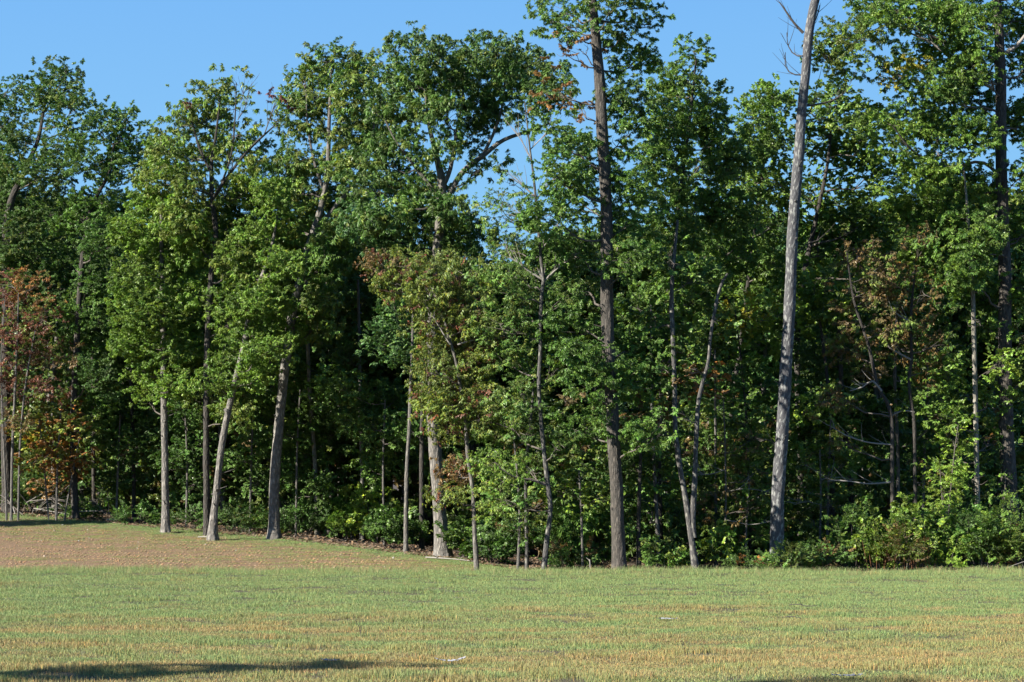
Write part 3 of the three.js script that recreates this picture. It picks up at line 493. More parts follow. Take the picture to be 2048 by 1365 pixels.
tree({ label: 'tall slightly leaning tree with furrowed grey trunk left of the broad central crown', d: 71, dens: .9, bark: 'grey', kind: 'droop', leaf: 'olive', clear: .6, spread: 1.3, mix: ['oak', .5],
  trunk: [[548, 1062, 24], [548, 1000, 22], [551, 930, 21.5], [557, 860, 21], [565, 780, 20], [575, 700, 19], [586, 620, 18], [602, 555, 17], [618, 490, 15], [640, 425, 13], [655, 350, 11], [658, 260, 8], [662, 170, 5], [664, 110, 3]],
  more: [[[625, 470, 10], [665, 420, 9], [700, 375, 8], [730, 320, 6], [748, 250, 4], [745, 180, 2.5]], [[650, 390, 8], [630, 330, 6], [615, 250, 4], [612, 180, 2.5]]],
  crown: [[745, 262, 34, 24, .8], [720, 310, 34, 24, .8], [660, 118, 34, 24, .8], [612, 150, 32, 26, .8], [702, 130, 36, 24, .8], [748, 150, 32, 26, .8], [600, 200, 24, 24, .7], [645, 190, 40, 32, .8], [702, 195, 40, 32, .8], [752, 215, 36, 30, .7], [612, 245, 28, 24, .8], [662, 262, 36, 28, .7], [718, 270, 36, 26, .7], [615, 315, 42, 30, .9], [672, 325, 42, 30, .9], [575, 360, 40, 34, 1, 'oak'], [632, 385, 46, 34], [700, 330, 36, 24, .7], [560, 430, 44, 36, 1, 'oak'], [600, 455, 46, 36], [668, 455, 42, 34, .9], [700, 410, 36, 28, .8], [575, 525, 42, 34], [640, 535, 46, 34, 1, 'oak'], [705, 500, 38, 30, .9, 'oak'], [610, 600, 42, 26, .8], [660, 605, 44, 24, .8], [560, 590, 30, 24, .8], [640, 655, 40, 20, .8, 'olive']] });
tree({ label: 'slim grey trunk leaning right from the foot of its upright neighbour', d: 70, bark: 'grey', kind: 'oak', leaf: 'fresh', clear: .3, spread: 1, back: -.1,
  trunk: [[425, 1062, 19], [430, 1010, 15], [445, 881, 14], [469, 767, 12.5], [488, 690, 12], [500, 619, 11], [513, 580, 10], [532, 530, 8], [548, 470, 6], [556, 410, 3]],
  crown: [[520, 470, 40, 34], [555, 400, 38, 30], [560, 520, 40, 34], [500, 540, 42, 34], [470, 600, 36, 30], [530, 600, 44, 32], [560, 650, 40, 28, .9], [500, 670, 34, 28, .8], [540, 700, 40, 26, .9], [470, 720, 38, 24, .8], [510, 760, 40, 24, .8], [420, 760, 32, 20, .8]] });
tree({ label: 'tall upright tree with crooked top branches against the sky, left of frame', d: 71.6, dens: .8, bark: 'dark', kind: 'droop', leaf: 'olive', clear: .8, spread: 1.2, mix: ['fresh', .4], twigs: 4,
  trunk: [[413, 1060, 15], [412, 900, 13.5], [413, 738, 13], [417, 619, 12], [423, 540, 12], [431, 466, 11.5], [424, 400, 10.5], [422, 334, 8], [432, 260, 5], [440, 195, 3]],
  more: [[[424, 400, 8], [450, 360, 7], [478, 322, 6], [508, 288, 5], [530, 268, 4], [555, 245, 2]], [[424, 350, 6], [400, 300, 5], [382, 240, 3]], [[440, 375, 5], [462, 310, 4], [470, 230, 3], [472, 165, 1.5]]],
  bare: [[[475, 240, 2], [490, 215, 1.5], [497, 180, 1]], [[528, 270, 2.5], [540, 235, 2], [550, 205, 1.5]], [[480, 205, 1.6], [488, 185, 1], [500, 172, .8]]], bareMat: BARK.twig,
  crown: [[384, 212, 34, 22, .7], [424, 190, 28, 20, .7], [468, 168, 14, 14, .8], [468, 218, 18, 28, .6], [358, 246, 30, 22, .7], [362, 236, 12, 8, .6, 'pinkred'], [412, 240, 36, 26, .7], [470, 270, 34, 24, .7], [552, 192, 10, 9, .9, 'pinkred'], [545, 240, 22, 10, .7], [575, 248, 18, 9, .7], [322, 285, 30, 24, .8], [345, 300, 44, 32, .9], [405, 310, 44, 34, .9], [465, 325, 44, 34, .9], [515, 310, 32, 26, .9], [318, 355, 44, 32], [380, 375, 50, 36], [450, 390, 46, 36], [512, 375, 42, 34], [365, 445, 50, 36], [465, 460, 46, 34], [400, 500, 46, 34, 1, 'fresh'], [470, 520, 42, 32, .9], [445, 580, 40, 30, .9, 'fresh'], [390, 590, 38, 30, .9, 'fresh'], [455, 650, 36, 26, .8, 'fresh'], [440, 710, 36, 24, .8, 'fresh'], [425, 800, 34, 20, .8], [470, 830, 34, 18, .8], [390, 690, 36, 28, .9, 'fresh']] });
tree({ label: 'straight grey trunk standing alone at left with bright low foliage above it', d: 72.4, bark: 'grey', kind: 'oak', leaf: 'fresh', clear: .4, spread: 1.1, mix: ['bright', .15],
  trunk: [[331, 1045, 17], [330, 950, 15], [328, 830, 14.5], [327, 767, 13.5], [326, 680, 12], [324, 560, 10], [322, 450, 8], [325, 380, 5]],
  crown: [[300, 400, 42, 32], [345, 430, 40, 32, .9], [270, 460, 36, 30], [310, 480, 44, 32], [355, 510, 42, 34], [285, 545, 44, 34], [340, 575, 44, 34], [258, 605, 34, 28], [300, 625, 48, 34], [360, 650, 44, 32], [270, 680, 36, 30], [320, 700, 48, 32], [370, 720, 38, 28], [290, 745, 36, 28], [340, 775, 38, 22], [300, 800, 26, 16, .8]] });
tree({ label: 'tall dark oak near the left edge with pointed double top', d: 78, dens: .6, bark: 'dark', kind: 'oak', leaf: 'dark', spread: 1.5, mix: ['olive', .15],
  trunk: [[14, 1020, 22], [10, 800, 20], [12, 600, 18], [14, 440, 16], [28, 387, 14], [57, 325, 11], [76, 281, 8], [90, 211, 5], [110, 150, 3]],
  crown: [[106, 142, 22, 18], [132, 146, 16, 20], [112, 178, 38, 22], [72, 185, 24, 18, .8], [88, 225, 40, 28, .8], [145, 215, 34, 26, .8], [160, 195, 20, 14, .8], [60, 275, 42, 32, .8], [115, 285, 46, 34, .9], [165, 250, 26, 18, .7], [25, 335, 44, 40, .9], [95, 350, 52, 40], [50, 410, 56, 42], [120, 430, 52, 40], [15, 480, 50, 48], [85, 500, 56, 44], [40, 560, 50, 44], [110, 570, 46, 44]] });
tree({ label: 'dark tree cut by the left edge of the view with a low rounded top', d: 80, dens: .65, bark: 'dark', kind: 'oak', leaf: 'dark', spread: 1.5,
  trunk: [[-40, 1015, 20], [-45, 700, 17], [-35, 450, 13], [-25, 300, 8], [-10, 210, 4]],
  crown: [[12, 182, 30, 22, .8], [-20, 215, 36, 30], [20, 225, 24, 20, .8], [-10, 275, 42, 34], [-50, 330, 52, 46], [10, 400, 42, 40], [-40, 440, 56, 50], [-10, 520, 50, 50], [-60, 600, 56, 56]] });
tree({ label: 'dark green tree with leaning limb between the pointed oak and the crooked-topped tree', d: 76.5, dens: .72, bark: 'dark', limbBark: 'twig', kind: 'oak', leaf: 'oak', spread: 1.4, clear: .5,
  trunk: [[150, 1030, 15], [146, 900, 14], [148, 780, 13], [156, 640, 12], [164, 528, 11], [176, 440, 10], [195, 390, 9], [220, 345, 6], [228, 290, 4]],
  crown: [[222, 232, 36, 20, .9], [252, 238, 16, 12], [198, 262, 28, 24, .8], [245, 275, 26, 20, .8], [275, 275, 22, 18, .9], [185, 320, 44, 34, .9], [245, 340, 42, 34, .9], [275, 330, 26, 30, .9], [205, 400, 50, 38], [255, 420, 44, 38], [160, 440, 44, 38], [215, 480, 52, 40, 1, 'dark'], [150, 530, 46, 42, 1, 'dark'], [210, 560, 50, 42, 1, 'dark'], [165, 620, 46, 44], [215, 640, 40, 40, 1, 'dark'], [160, 700, 42, 40], [195, 760, 40, 36, .9, 'dark'], [150, 790, 30, 30, .9, 'dark'], [190, 830, 32, 24, .8]] });
tree({ label: 'red and copper leaved young tree at the left edge', d: 75.2, bark: 'grey', kind: 'dogwood', leaf: 'red', spread: .9, mix: ['olive', .32], name: 'young_tree', dens: .55,
  trunk: [[22, 1020, 6], [24, 900, 6], [30, 760, 5], [34, 660, 4], [36, 580, 2]],
  more: [[[36, 1018, 5], [40, 880, 4.5], [52, 760, 4], [70, 660, 2]], [[12, 1018, 5], [6, 860, 4], [2, 720, 3], [10, 600, 2]]], rooted: true,
  crown: [[22, 562, 36, 20, .8], [60, 578, 36, 22, .8, 'orange'], [95, 600, 26, 18, .7, 'orange'], [25, 610, 46, 26], [85, 640, 42, 26, .9], [20, 665, 50, 28], [75, 695, 44, 28, .9], [20, 730, 48, 28, .9], [100, 770, 34, 20, .8, 'red'], [50, 780, 46, 24, .8], [120, 720, 30, 24, .8, 'rust'], [15, 840, 36, 24, .7, 'rust'], [-40, 650, 45, 60], [-30, 760, 40, 40, .8]] });
tree({ label: 'shrubby sapling of yellow and orange leaves below the red young tree', d: 75.8, bark: 'grey', kind: 'maple', leaf: 'olive', spread: .9, mix: ['orange', .3], name: 'sapling', cat: 'sapling', rooted: true,
  trunk: [[112, 1030, 5], [114, 940, 4.5], [118, 860, 3], [122, 810, 2]], more: [[[96, 1030, 4], [86, 920, 3], [78, 840, 2]], [[130, 1030, 4], [146, 940, 3], [160, 870, 1.5]]],
  crown: [[120, 820, 38, 20, .9], [70, 850, 36, 22, .9], [155, 855, 36, 20, .8], [105, 880, 44, 22, 1, 'yellow'], [130, 920, 42, 24, .9, 'orange'], [75, 920, 40, 22, .9], [110, 965, 44, 20, .8, 'rust'], [160, 920, 26, 18, .7]] });

// trees behind the front row whose crowns or trunks can be told apart
tree({ label: 'dark round-topped tree rising behind the bare leaning trunk', d: 69, bark: 'dark', kind: 'maple', leaf: 'oak', spread: 1.6, mix: ['fresh', .25], dens: .85,
  trunk: [[1602, 1090, 15], [1601, 893, 14], [1596, 770, 13], [1600, 600, 12], [1630, 450, 10], [1655, 330, 7], [1665, 230, 4]],
  crown: [[1650, 190, 34, 22], [1680, 180, 26, 22], [1630, 232, 44, 32], [1695, 240, 42, 34], [1738, 226, 24, 20], [1752, 270, 36, 34], [1640, 300, 50, 40], [1705, 320, 48, 42], [1765, 345, 40, 42], [1625, 385, 50, 44], [1690, 410, 52, 44], [1750, 430, 46, 46], [1640, 480, 52, 46], [1710, 500, 48, 46], [1770, 510, 44, 46], [1650, 570, 50, 46], [1600, 660, 50, 46, 1, 'oak'], [1660, 690, 50, 44, 1, 'blue'], [1610, 760, 44, 40, .9, 'blue'], [1670, 800, 40, 36, .8, 'blue']] });
tree({ label: 'green tree with narrow crown top left of the bare leaning trunk', d: 67, bark: 'dark', kind: 'maple', leaf: 'oak', spread: 1.4, mix: ['fresh', .4], dens: .85,
  trunk: [[1466, 1128, 11], [1466, 942, 10.5], [1462, 844, 10], [1480, 700, 9], [1505, 500, 8], [1525, 350, 6], [1540, 230, 4]],
  crown: [[1556, 185, 24, 16], [1530, 205, 34, 22], [1508, 236, 32, 26], [1555, 228, 32, 28], [1495, 285, 38, 34, 1, 'fresh'], [1540, 290, 46, 38], [1500, 350, 46, 40, 1, 'fresh'], [1555, 365, 46, 42], [1490, 420, 44, 42], [1545, 445, 46, 42], [1500, 490, 44, 42], [1545, 530, 44, 42], [1480, 560, 42, 36, 1, 'fresh'], [1530, 600, 44, 36, 1, 'oak']] });
tree({ label: 'bright yellow-green broad-leaved sapling between twin-stemmed tree and bare trunk', d: 63, bark: 'dark', kind: 'maple', leaf: 'bright', spread: .8, name: 'sapling', cat: 'sapling', size: 1.25,
  trunk: [[1500, 1130, 7], [1498, 950, 6], [1490, 800, 5], [1480, 700, 4], [1470, 620, 2.5]],
  crown: [[1450, 610, 40, 18, .9], [1495, 630, 44, 18, .9, 'yellow'], [1540, 625, 36, 20, .8], [1460, 665, 42, 22, .9, 'fresh'], [1520, 690, 42, 24, .9, 'fresh'], [1470, 740, 42, 28, .9, 'oak'], [1530, 770, 36, 28, .8, 'oak'], [1440, 790, 36, 26, .8, 'oak'], [1480, 840, 36, 24, .7, 'oak']] });
tree({ label: 'green sapling with layered leaves right behind the bare leaning trunk', d: 64, bark: 'dark', kind: 'maple', leaf: 'fresh', spread: .8, name: 'sapling', cat: 'sapling', size: 1.15,
  trunk: [[1664, 1030, 12], [1664, 893, 11], [1655, 760, 8], [1640, 640, 5]],
  crown: [[1610, 615, 42, 20], [1650, 630, 42, 20], [1690, 610, 36, 22, .9], [1620, 560, 36, 24, .9], [1660, 560, 40, 24, .9], [1610, 820, 40, 26, .9], [1640, 870, 36, 28, .9], [1612, 905, 30, 22, .8]] });
for (const [label, dd, trunk, crown, leaf, bk] of [
  ['dark slanting trunk in shade right of the bare leaning trunk', 64.5, [[1706, 1050, 14], [1698, 917, 12], [1687, 844, 11], [1682, 736, 10], [1676, 600, 7]], [[1690, 640, 44, 36], [1640, 720, 44, 40], [1710, 820, 40, 34]], 'dark', 'dark'],
  ['thin straight trunk between the two crooked rusty-leaved trees', 64, [[1796, 1040, 9], [1796, 900, 8], [1790, 760, 7], [1795, 600, 5]], [[1795, 730, 44, 34], [1760, 850, 40, 30], [1830, 880, 36, 30]], 'dark', 'grey'],
  ['slim trunk low behind the right-hand shrubs', 63.5, [[1846, 1040, 6], [1850, 900, 6], [1856, 760, 5], [1850, 640, 3]], [[1860, 620, 40, 32], [1880, 700, 34, 26], [1840, 800, 34, 26]], 'oak', 'grey'],
  ['thin grey trunk in the shade just right of the twin stems', 63, [[1433, 1110, 6.5], [1432, 950, 6], [1431, 819, 5.5], [1430, 700, 4]], [[1430, 700, 40, 30], [1450, 860, 36, 26], [1420, 930, 30, 18]], 'oak', 'grey'],
  ['mottled thin trunk between the tall oak and the twin stems', 61, [[1316, 1080, 9], [1312, 1000, 8.5], [1309, 942, 8], [1304, 800, 7], [1302, 598, 5]], [[1310, 610, 40, 34], [1280, 620, 34, 30], [1320, 960, 34, 24], [1285, 1000, 34, 24]], 'oak', 'twin'],
  ['short dark trunk at the foot of the tall oak, right side', 60.5, [[1278, 1128, 10], [1277, 1060, 9], [1280, 960, 8], [1284, 860, 5]], [[1270, 930, 36, 26], [1310, 900, 34, 24]], 'dark', 'dark'],
  ['slender upright trunk left of the big grey-footed oak', 67.2, [[812, 1096, 10], [812, 1020, 9], [814, 929, 8.5], [819, 850, 8], [821, 786, 7.5], [824, 714, 6], [826, 620, 4]], [[820, 640, 46, 34], [775, 690, 44, 34], [850, 720, 40, 30], [790, 620, 40, 28]], 'blue', 'grey'],
  ['thin dark trunk in the deep shade at left centre', 73, [[724, 1068, 9], [724, 950, 8.5], [722, 860, 8], [719, 700, 7], [716, 560, 5]], [[720, 600, 46, 36], [740, 680, 42, 34], [690, 720, 44, 34], [750, 780, 40, 28]], 'dark', 'grey'],
  ['spotted thin trunk half hidden by leaves right of the leaning grey tree', 74, [[634, 1040, 10], [628, 900, 9], [621, 805, 9], [615, 690, 8.5], [612, 560, 6]], [[640, 720, 42, 30], [600, 740, 40, 30], [660, 800, 40, 28], [600, 840, 40, 28], [650, 880, 40, 24]], 'oak', 'pale'],
  ['dark trunk in shade right behind the slender upright trunk', 70, [[844, 1090, 11], [843, 950, 10], [845, 800, 9], [850, 600, 7]], [[850, 660, 44, 34], [820, 860, 36, 28]], 'dark', 'dark'],
  ['thin stem left of the mottled bare-topped tree', 60.6, [[1054, 1110, 8], [1052, 1000, 7.5], [1052, 942, 7], [1062, 840, 6], [1070, 740, 4]], [[1060, 720, 36, 26], [1040, 860, 34, 22]], 'oak', 'twin'],
  ['leaning thin stem between mottled tree and red-leaved small tree', 59.5, [[1036, 1137, 6], [1039, 1060, 5.5], [1038, 991, 5], [1030, 900, 4], [1020, 820, 2.5]], [[1020, 820, 30, 20], [1000, 960, 30, 14]], 'fresh', 'grey'],
  ['shaded trunk behind the yellow-leaved sapling at left', 79, [[188, 1035, 9], [186, 900, 8], [184, 760, 7], [186, 600, 5]], [[190, 640, 44, 40], [240, 740, 44, 40], [200, 860, 40, 30]], 'dark', 'dark'],
  ['dark trunk in shade between straight grey trunk and yellow sapling', 78, [[268, 1040, 9], [266, 900, 8], [262, 760, 7], [266, 560, 5]], [[260, 760, 40, 36], [230, 820, 40, 34], [300, 860, 36, 30]], 'dark', 'dark'],
  ['dim leafy sapling right of the furrowed leaning tree', 73.5, [[592, 1050, 5], [594, 900, 4.5], [600, 780, 3]], [[590, 790, 36, 20], [630, 830, 36, 20], [575, 870, 34, 18], [620, 910, 38, 18], [585, 960, 36, 18], [640, 980, 34, 18]], 'oak', 'grey'],
  ['dim leafy sapling filling the gap left of the slender upright trunk', 71, [[768, 1075, 5], [766, 940, 4.5], [770, 800, 3]], [[770, 800, 40, 24], [740, 850, 38, 20], [790, 880, 36, 20], [765, 930, 36, 18], [700, 840, 36, 22], [680, 780, 36, 24]], 'oak', 'grey'],
  ['dim leafy sapling between the straight grey trunk and the paired trunks', 75, [[372, 1045, 5], [374, 930, 4.5], [370, 830, 3]], [[370, 840, 36, 22], [395, 890, 34, 18], [350, 930, 34, 18], [385, 970, 32, 16]], 'dark', 'grey'],
  ['dim leafy sapling left of the straight grey trunk', 77, [[232, 1035, 5], [236, 930, 4.5], [240, 830, 3]], [[240, 820, 38, 24], [215, 880, 36, 20], [265, 900, 36, 20], [240, 950, 36, 18]], 'dark', 'grey'],
  ['dim leafy sapling between the paired trunks and the furrowed leaning tree', 74, [[500, 1055, 5], [502, 930, 4.5], [506, 830, 3]], [[500, 830, 38, 22], [525, 880, 34, 18], [485, 920, 34, 18], [515, 965, 34, 16], [495, 780, 34, 20]], 'oak', 'grey'],
  ['low leafy sapling left of the tall oak at head height', 59.6, [[1165, 1125, 5], [1163, 1030, 4.5], [1158, 940, 3]], [[1160, 940, 36, 20], [1135, 985, 34, 18], [1190, 1000, 30, 18], [1155, 1040, 36, 18]], 'fresh', 'grey'],
  ['low leafy sapling between the thin grey trunk and the bare leaning trunk', 61.4, [[1492, 1120, 5], [1494, 1030, 4], [1500, 960, 3]], [[1500, 900, 36, 20], [1475, 940, 32, 18], [1525, 985, 32, 18], [1490, 1040, 36, 18], [1525, 1070, 30, 16]], 'fresh', 'grey'],
  ['leafy sapling lit by the sun between the kinked tree and the bare trunk', 62.5, [[1655, 1090, 5], [1658, 960, 4.5], [1662, 840, 3]], [[1662, 830, 36, 22], [1635, 900, 32, 20], [1690, 930, 32, 20], [1650, 990, 36, 20]], 'fresh', 'grey'],
]) tree({ label, d: dd, trunk, crown, leaf, bark: bk, kind: 'maple', spread: .9, clear: .6, back: .6 });

// ------------------------------------------------------------------ undergrowth: shrubs that can be told apart
function shrub(label, px, d, w, h, leaf, o = {}) { // px: column of the photograph, w and h in metres
  const rnd = rng(hash(label)), x = (px - 1024) / F * d, z = -d, base = V(x, groundH(x, z), z), g = new THREE.Group();
  g.name = numbered(o.name ?? 'shrub'); g.position.copy(base); tag(g, label, 'shrub', o.group);
  const stems = [], mats = [], cols = [], n = Math.max(4, Math.round(5 * w * h));
  for (let k = 0; k < n; k++) {
    const a = rnd() * 6.283, q = Math.sqrt(rnd()), tip = V(Math.cos(a) * q * w / 2, h * (.35 + .65 * rnd()) * (1 - .35 * q * q), Math.sin(a) * q * w / 2 * .9);
    const root = V(tip.x * .3 + (rnd() - .5) * .1, -.04, tip.z * .3);
    stems.push(tube([{ p: root, r: .012 }, { p: root.clone().lerp(tip, .5).add(V((rnd() - .5) * .12, .08, (rnd() - .5) * .12)), r: .008 }, { p: tip, r: .004 }], 4, .3, rnd));
    const tone = .75 + .5 * rnd(), m = Math.round((o.n ?? 11) * 1.7 * (.6 + .8 * rnd()));
    for (let j = 0; j < m; j++) { const t = .35 + .65 * Math.sqrt(rnd()), p = root.clone().lerp(tip, t).add(V((rnd() - .5) * .5, (rnd() - .5) * .34, (rnd() - .5) * .5)); if (p.y < .06) p.y = .06 + .1 * rnd(); const out = V(rnd() - .5, rnd() * .6, rnd() - .5).add(V(tip.x, .3, tip.z)); mats.push(sprayMatrix(p, out, rnd, (o.size ?? .95) * .75 * (.7 + .5 * rnd()))); cols.push(tint(o.mix && rnd() < o.mix[1] ? LEAF[o.mix[0]] : LEAF[leaf], rnd, tone)); }
  }
  const m = shadows(new THREE.Mesh(mergeGeometries(stems), BARK.twig)); m.name = 'stems'; g.add(m);
  const list = SPRAY[o.kind ?? 'shrub']; instanced('foliage', list[rnd() * 3 | 0], leafMat, mats, cols, g); scene.add(g);
}
// the bank of bushes at the right
shrub('leafy shrub at the left end of the bushy bank at right', 1705, 60.2, 1.68, 1.95, 'oak', { mix: ['fresh', .3] });
shrub('yellow-green shrub second from left in the bushy bank', 1765, 59.8, 1.57, 1.76, 'bright', { mix: ['olive', .3], kind: 'maple', size: .8 });
shrub('tall light green shrub in the middle of the bushy bank', 1835, 60, 1.68, 2.27, 'fresh', { kind: 'maple', size: .8 });
shrub('rusty-stemmed shrub with olive leaves in the bushy bank', 1800, 59.3, 1.23, 1.43, 'olive', { mix: ['rust', .35] });
shrub('fine-leaved pale green shrub low in the bushy bank', 1880, 59.4, 1.34, 1.3, 'bright', { size: .7 });
shrub('dark green shrub right of the middle of the bushy bank', 1925, 60.4, 1.79, 2.21, 'oak', { mix: ['dark', .4] });
shrub('shrub with broad leaves before the pale thin trunk', 1965, 59.7, 1.46, 1.82, 'oak', { kind: 'maple', mix: ['fresh', .3] });
shrub('green shrub in front of the right-edge oak trunk', 2022, 59.8, 1.68, 2.08, 'fresh', { mix: ['oak', .4] });
shrub('low mixed shrub at the far right corner of the bank', 2058, 59.3, 1.46, 1.69, 'olive', { mix: ['red', .1] });
shrub('small rust-tinged bush at the left foot of the bushy bank', 1640, 59.2, 1.3, 1.0, 'oak', { mix: ['rust', .2] });
shrub('low dark bush at the foot of the bare leaning trunk', 1575, 58.5, 1.3, .85, 'oak', { mix: ['olive', .3] });
shrub('low bush with orange tips left of the bare leaning trunk', 1515, 58.6, 1.1, .7, 'oak', { mix: ['orange', .12] });
shrub('rounded light green bush right of the twin stems', 1440, 59.8, 1.25, 1.35, 'fresh', { kind: 'maple', size: .75 });
shrub('small leafy bush between the tall oak and the twin stems', 1325, 59.6, 1.0, .95, 'oak', { mix: ['olive', .4], kind: 'maple', size: .8 });
shrub('large-leaved green bush left of the tall oak foot', 1180, 61, 2.0, 2.4, 'oak', { kind: 'droop', mix: ['dark', .3] });
shrub('dark bush with rusty leaves between mottled tree and tall oak', 1140, 60, 1.2, 1.2, 'dark', { mix: ['rust', .2] });
shrub('tall bush behind the twin stems', 1370, 62, 1.8, 2.2, 'dark', { kind: 'maple' });
{ // reddish dead weed stalks among the bushes
  const rnd = rng(61), g = new THREE.Group(), x = (1815 - 1024) / F * 58.9, z = -58.9; g.name = 'weed_clump'; tag(g, 'clump of reddish brown dead weed stalks at the foot of the bushy bank', 'weeds'); g.position.set(x, groundH(x, z), z);
  for (let k = 0; k < 20; k++) { const a = V((rnd() - .5) * 2.4, -.03, -.2 + (rnd() - .5) * .5), h = .4 + .6 * rnd(), e = a.clone().add(V((rnd() - .5) * .4, h, (rnd() - .5) * .3)); const m = shadows(new THREE.Mesh(tube([{ p: a, r: .007 }, { p: a.clone().lerp(e, .5).add(V(.03 * (rnd() - .5), 0, 0)), r: .006 }, { p: e, r: .003 }], 4, .3, rnd), STALK)); m.name = 'stalk'; g.add(m); }
  scene.add(g);
}
// undergrowth in the shade of the left and centre
shrub('bright green maple-leaved bush in the gap left of centre', 700, 73.5, 1.6, 1.9, 'fresh', { kind: 'maple' });
shrub('light green layered bush in front of the dark gap', 752, 72.5, 1.3, 2.1, 'bright', { kind: 'maple', n: 7 });
shrub('dark low bush right of the leaning grey tree', 605, 73.8, 1.8, 1.5, 'dark', {});
shrub('low bush behind the slender upright trunk', 790, 69.5, 1.6, 1.3, 'dark', { kind: 'maple' });
shrub('green bush between big grey foot and small red-leaved tree', 930, 66, 1.4, 1.3, 'oak', { kind: 'maple' });
shrub('dark bush behind the small red-leaved tree', 985, 64.5, 1.6, 1.4, 'dark', { kind: 'maple' });
shrub('low green bush between the two leaning grey trunks', 490, 73.6, 1.6, 1.1, 'dark', { mix: ['olive', .3] });
shrub('low dark bush left of the paired trunks', 375, 74.6, 1.3, .8, 'dark', { mix: ['oak', .4] });
shrub('small bush left of the straight grey trunk', 275, 75.8, 1.2, .8, 'dark', { mix: ['oak', .4] });
shrub('small round bush beside the brush heap', 165, 77, .9, .6, 'oak', {});
shrub('dark leafy bush below the red and orange young trees', 70, 79.4, 2.2, 1.6, 'dark', { mix: ['olive', .25] });
shrub('leafy bush at the left edge behind the brush heap', 20, 78.4, 1.8, 1.2, 'olive', { mix: ['oak', .4] });
{ // grey brush heap of dead branches at the left edge of the wood
  const rnd = rng(31), g = new THREE.Group(); g.name = 'brush_heap'; tag(g, 'tangled heap of dead grey branches at the left wood edge', 'brush pile');
  const b = at(95, 1020, 77.4); b.y = groundH(b.x, b.z); g.position.copy(b);
  for (let k = 0; k < 70; k++) {
    const x = (rnd() - .5) * 4.6, z = (rnd() - .5) * 1.2, a = rnd() * 6.283, L = .8 + 1.5 * rnd(), el = (rnd() - .15) * .9, y = .05 + rnd() * .7 * Math.exp(-x * x / 2.2);
    const d = V(Math.cos(a) * Math.cos(el), Math.sin(el), Math.sin(a) * Math.cos(el) * .7), p = V(x, y, z), mid = p.clone().addScaledVector(d, L * .5).add(V(0, .12 * (rnd() - .2), .1 * (rnd() - .5))), e = p.clone().addScaledVector(d, L); e.y = Math.max(.03, e.y - .12);
    const r0 = .01 + .014 * rnd(), m = shadows(new THREE.Mesh(tube([{ p, r: r0 }, { p: mid, r: r0 * .75 }, { p: e, r: .004 }], 5, .2, rnd, { rough: .1 }), k % 4 ? BARK.heap : BARK.dead)); m.name = 'dead_branch'; g.add(m);
  }
  scene.add(g);
}

// more of the sparse understorey between the twin stems and the right-hand oak
tree({ label: 'sparse brown-leaved sapling with bare level twigs right of the twin stems', d: 61.2, bark: 'grey', kind: 'dogwood', leaf: 'olive', spread: .7, mix: ['rust', .45], dens: .55, name: 'sapling', cat: 'sapling', twigs: 3,
  trunk: [[1450, 1120, 4.5], [1452, 1000, 4], [1450, 880, 3.5], [1447, 800, 2.5]],
  bare: [[[1450, 985, 2], [1490, 978, 1.8], [1535, 984, 1.2]], [[1451, 940, 2], [1415, 950, 1.6], [1390, 946, 1]], [[1452, 1040, 2], [1500, 1050, 1.6], [1540, 1044, 1]]],
  crown: [[1480, 960, 36, 14], [1420, 985, 34, 14], [1500, 1010, 34, 14], [1440, 900, 34, 16], [1490, 890, 30, 14], [1450, 1050, 36, 14], [1410, 1030, 30, 14, .8, 'oak'], [1520, 940, 26, 12]] });
tree({ label: 'sparse brownish sapling between the bare leaning trunk and the kinked tree', d: 61.8, bark: 'grey', kind: 'dogwood', leaf: 'olive', spread: .7, mix: ['oak', .5], dens: .55, name: 'sapling', cat: 'sapling', twigs: 3,
  trunk: [[1640, 1100, 4.5], [1642, 1000, 4], [1640, 900, 3]],
  bare: [[[1642, 960, 2], [1675, 955, 1.6], [1705, 962, 1]], [[1641, 1010, 2], [1612, 1004, 1.6], [1590, 1010, 1]]],
  crown: [[1650, 950, 32, 16], [1620, 985, 30, 14], [1660, 1010, 34, 16], [1625, 1040, 34, 18], [1670, 900, 28, 16], [1610, 930, 26, 14, .8, 'rust']] });
tree({ label: 'light green vine strands climbing beside the pale thin trunk', d: 60.2, bark: 'twig', kind: 'shrub', leaf: 'bright', spread: .3, name: 'climbing_vine', cat: 'vine', dens: 1.2, limbBark: 'twig',
  trunk: [[1896, 1060, 2.5], [1902, 980, 2.2], [1910, 900, 2], [1917, 850, 1.5]], more: [[[1890, 1060, 2.2], [1884, 990, 2], [1880, 930, 1.4]]],
  crown: [[1917, 858, 8, 16, .9], [1911, 890, 8, 18, .9], [1905, 935, 10, 20], [1899, 980, 12, 22], [1882, 945, 9, 18], [1886, 990, 12, 22], [1893, 1025, 18, 22]] });
tree({ label: 'leafy vine on the left side of the right-edge oak trunk', d: 61.2, bark: 'twig', kind: 'shrub', leaf: 'fresh', spread: .2, name: 'climbing_vine', cat: 'vine', limbBark: 'twig',
  trunk: [[2006, 1070, 2.5], [2010, 1000, 2.2], [2012, 940, 1.6]], crown: [[2012, 950, 10, 18, .9], [2008, 990, 12, 20], [2004, 1030, 14, 20], [2010, 1062, 18, 16]] });

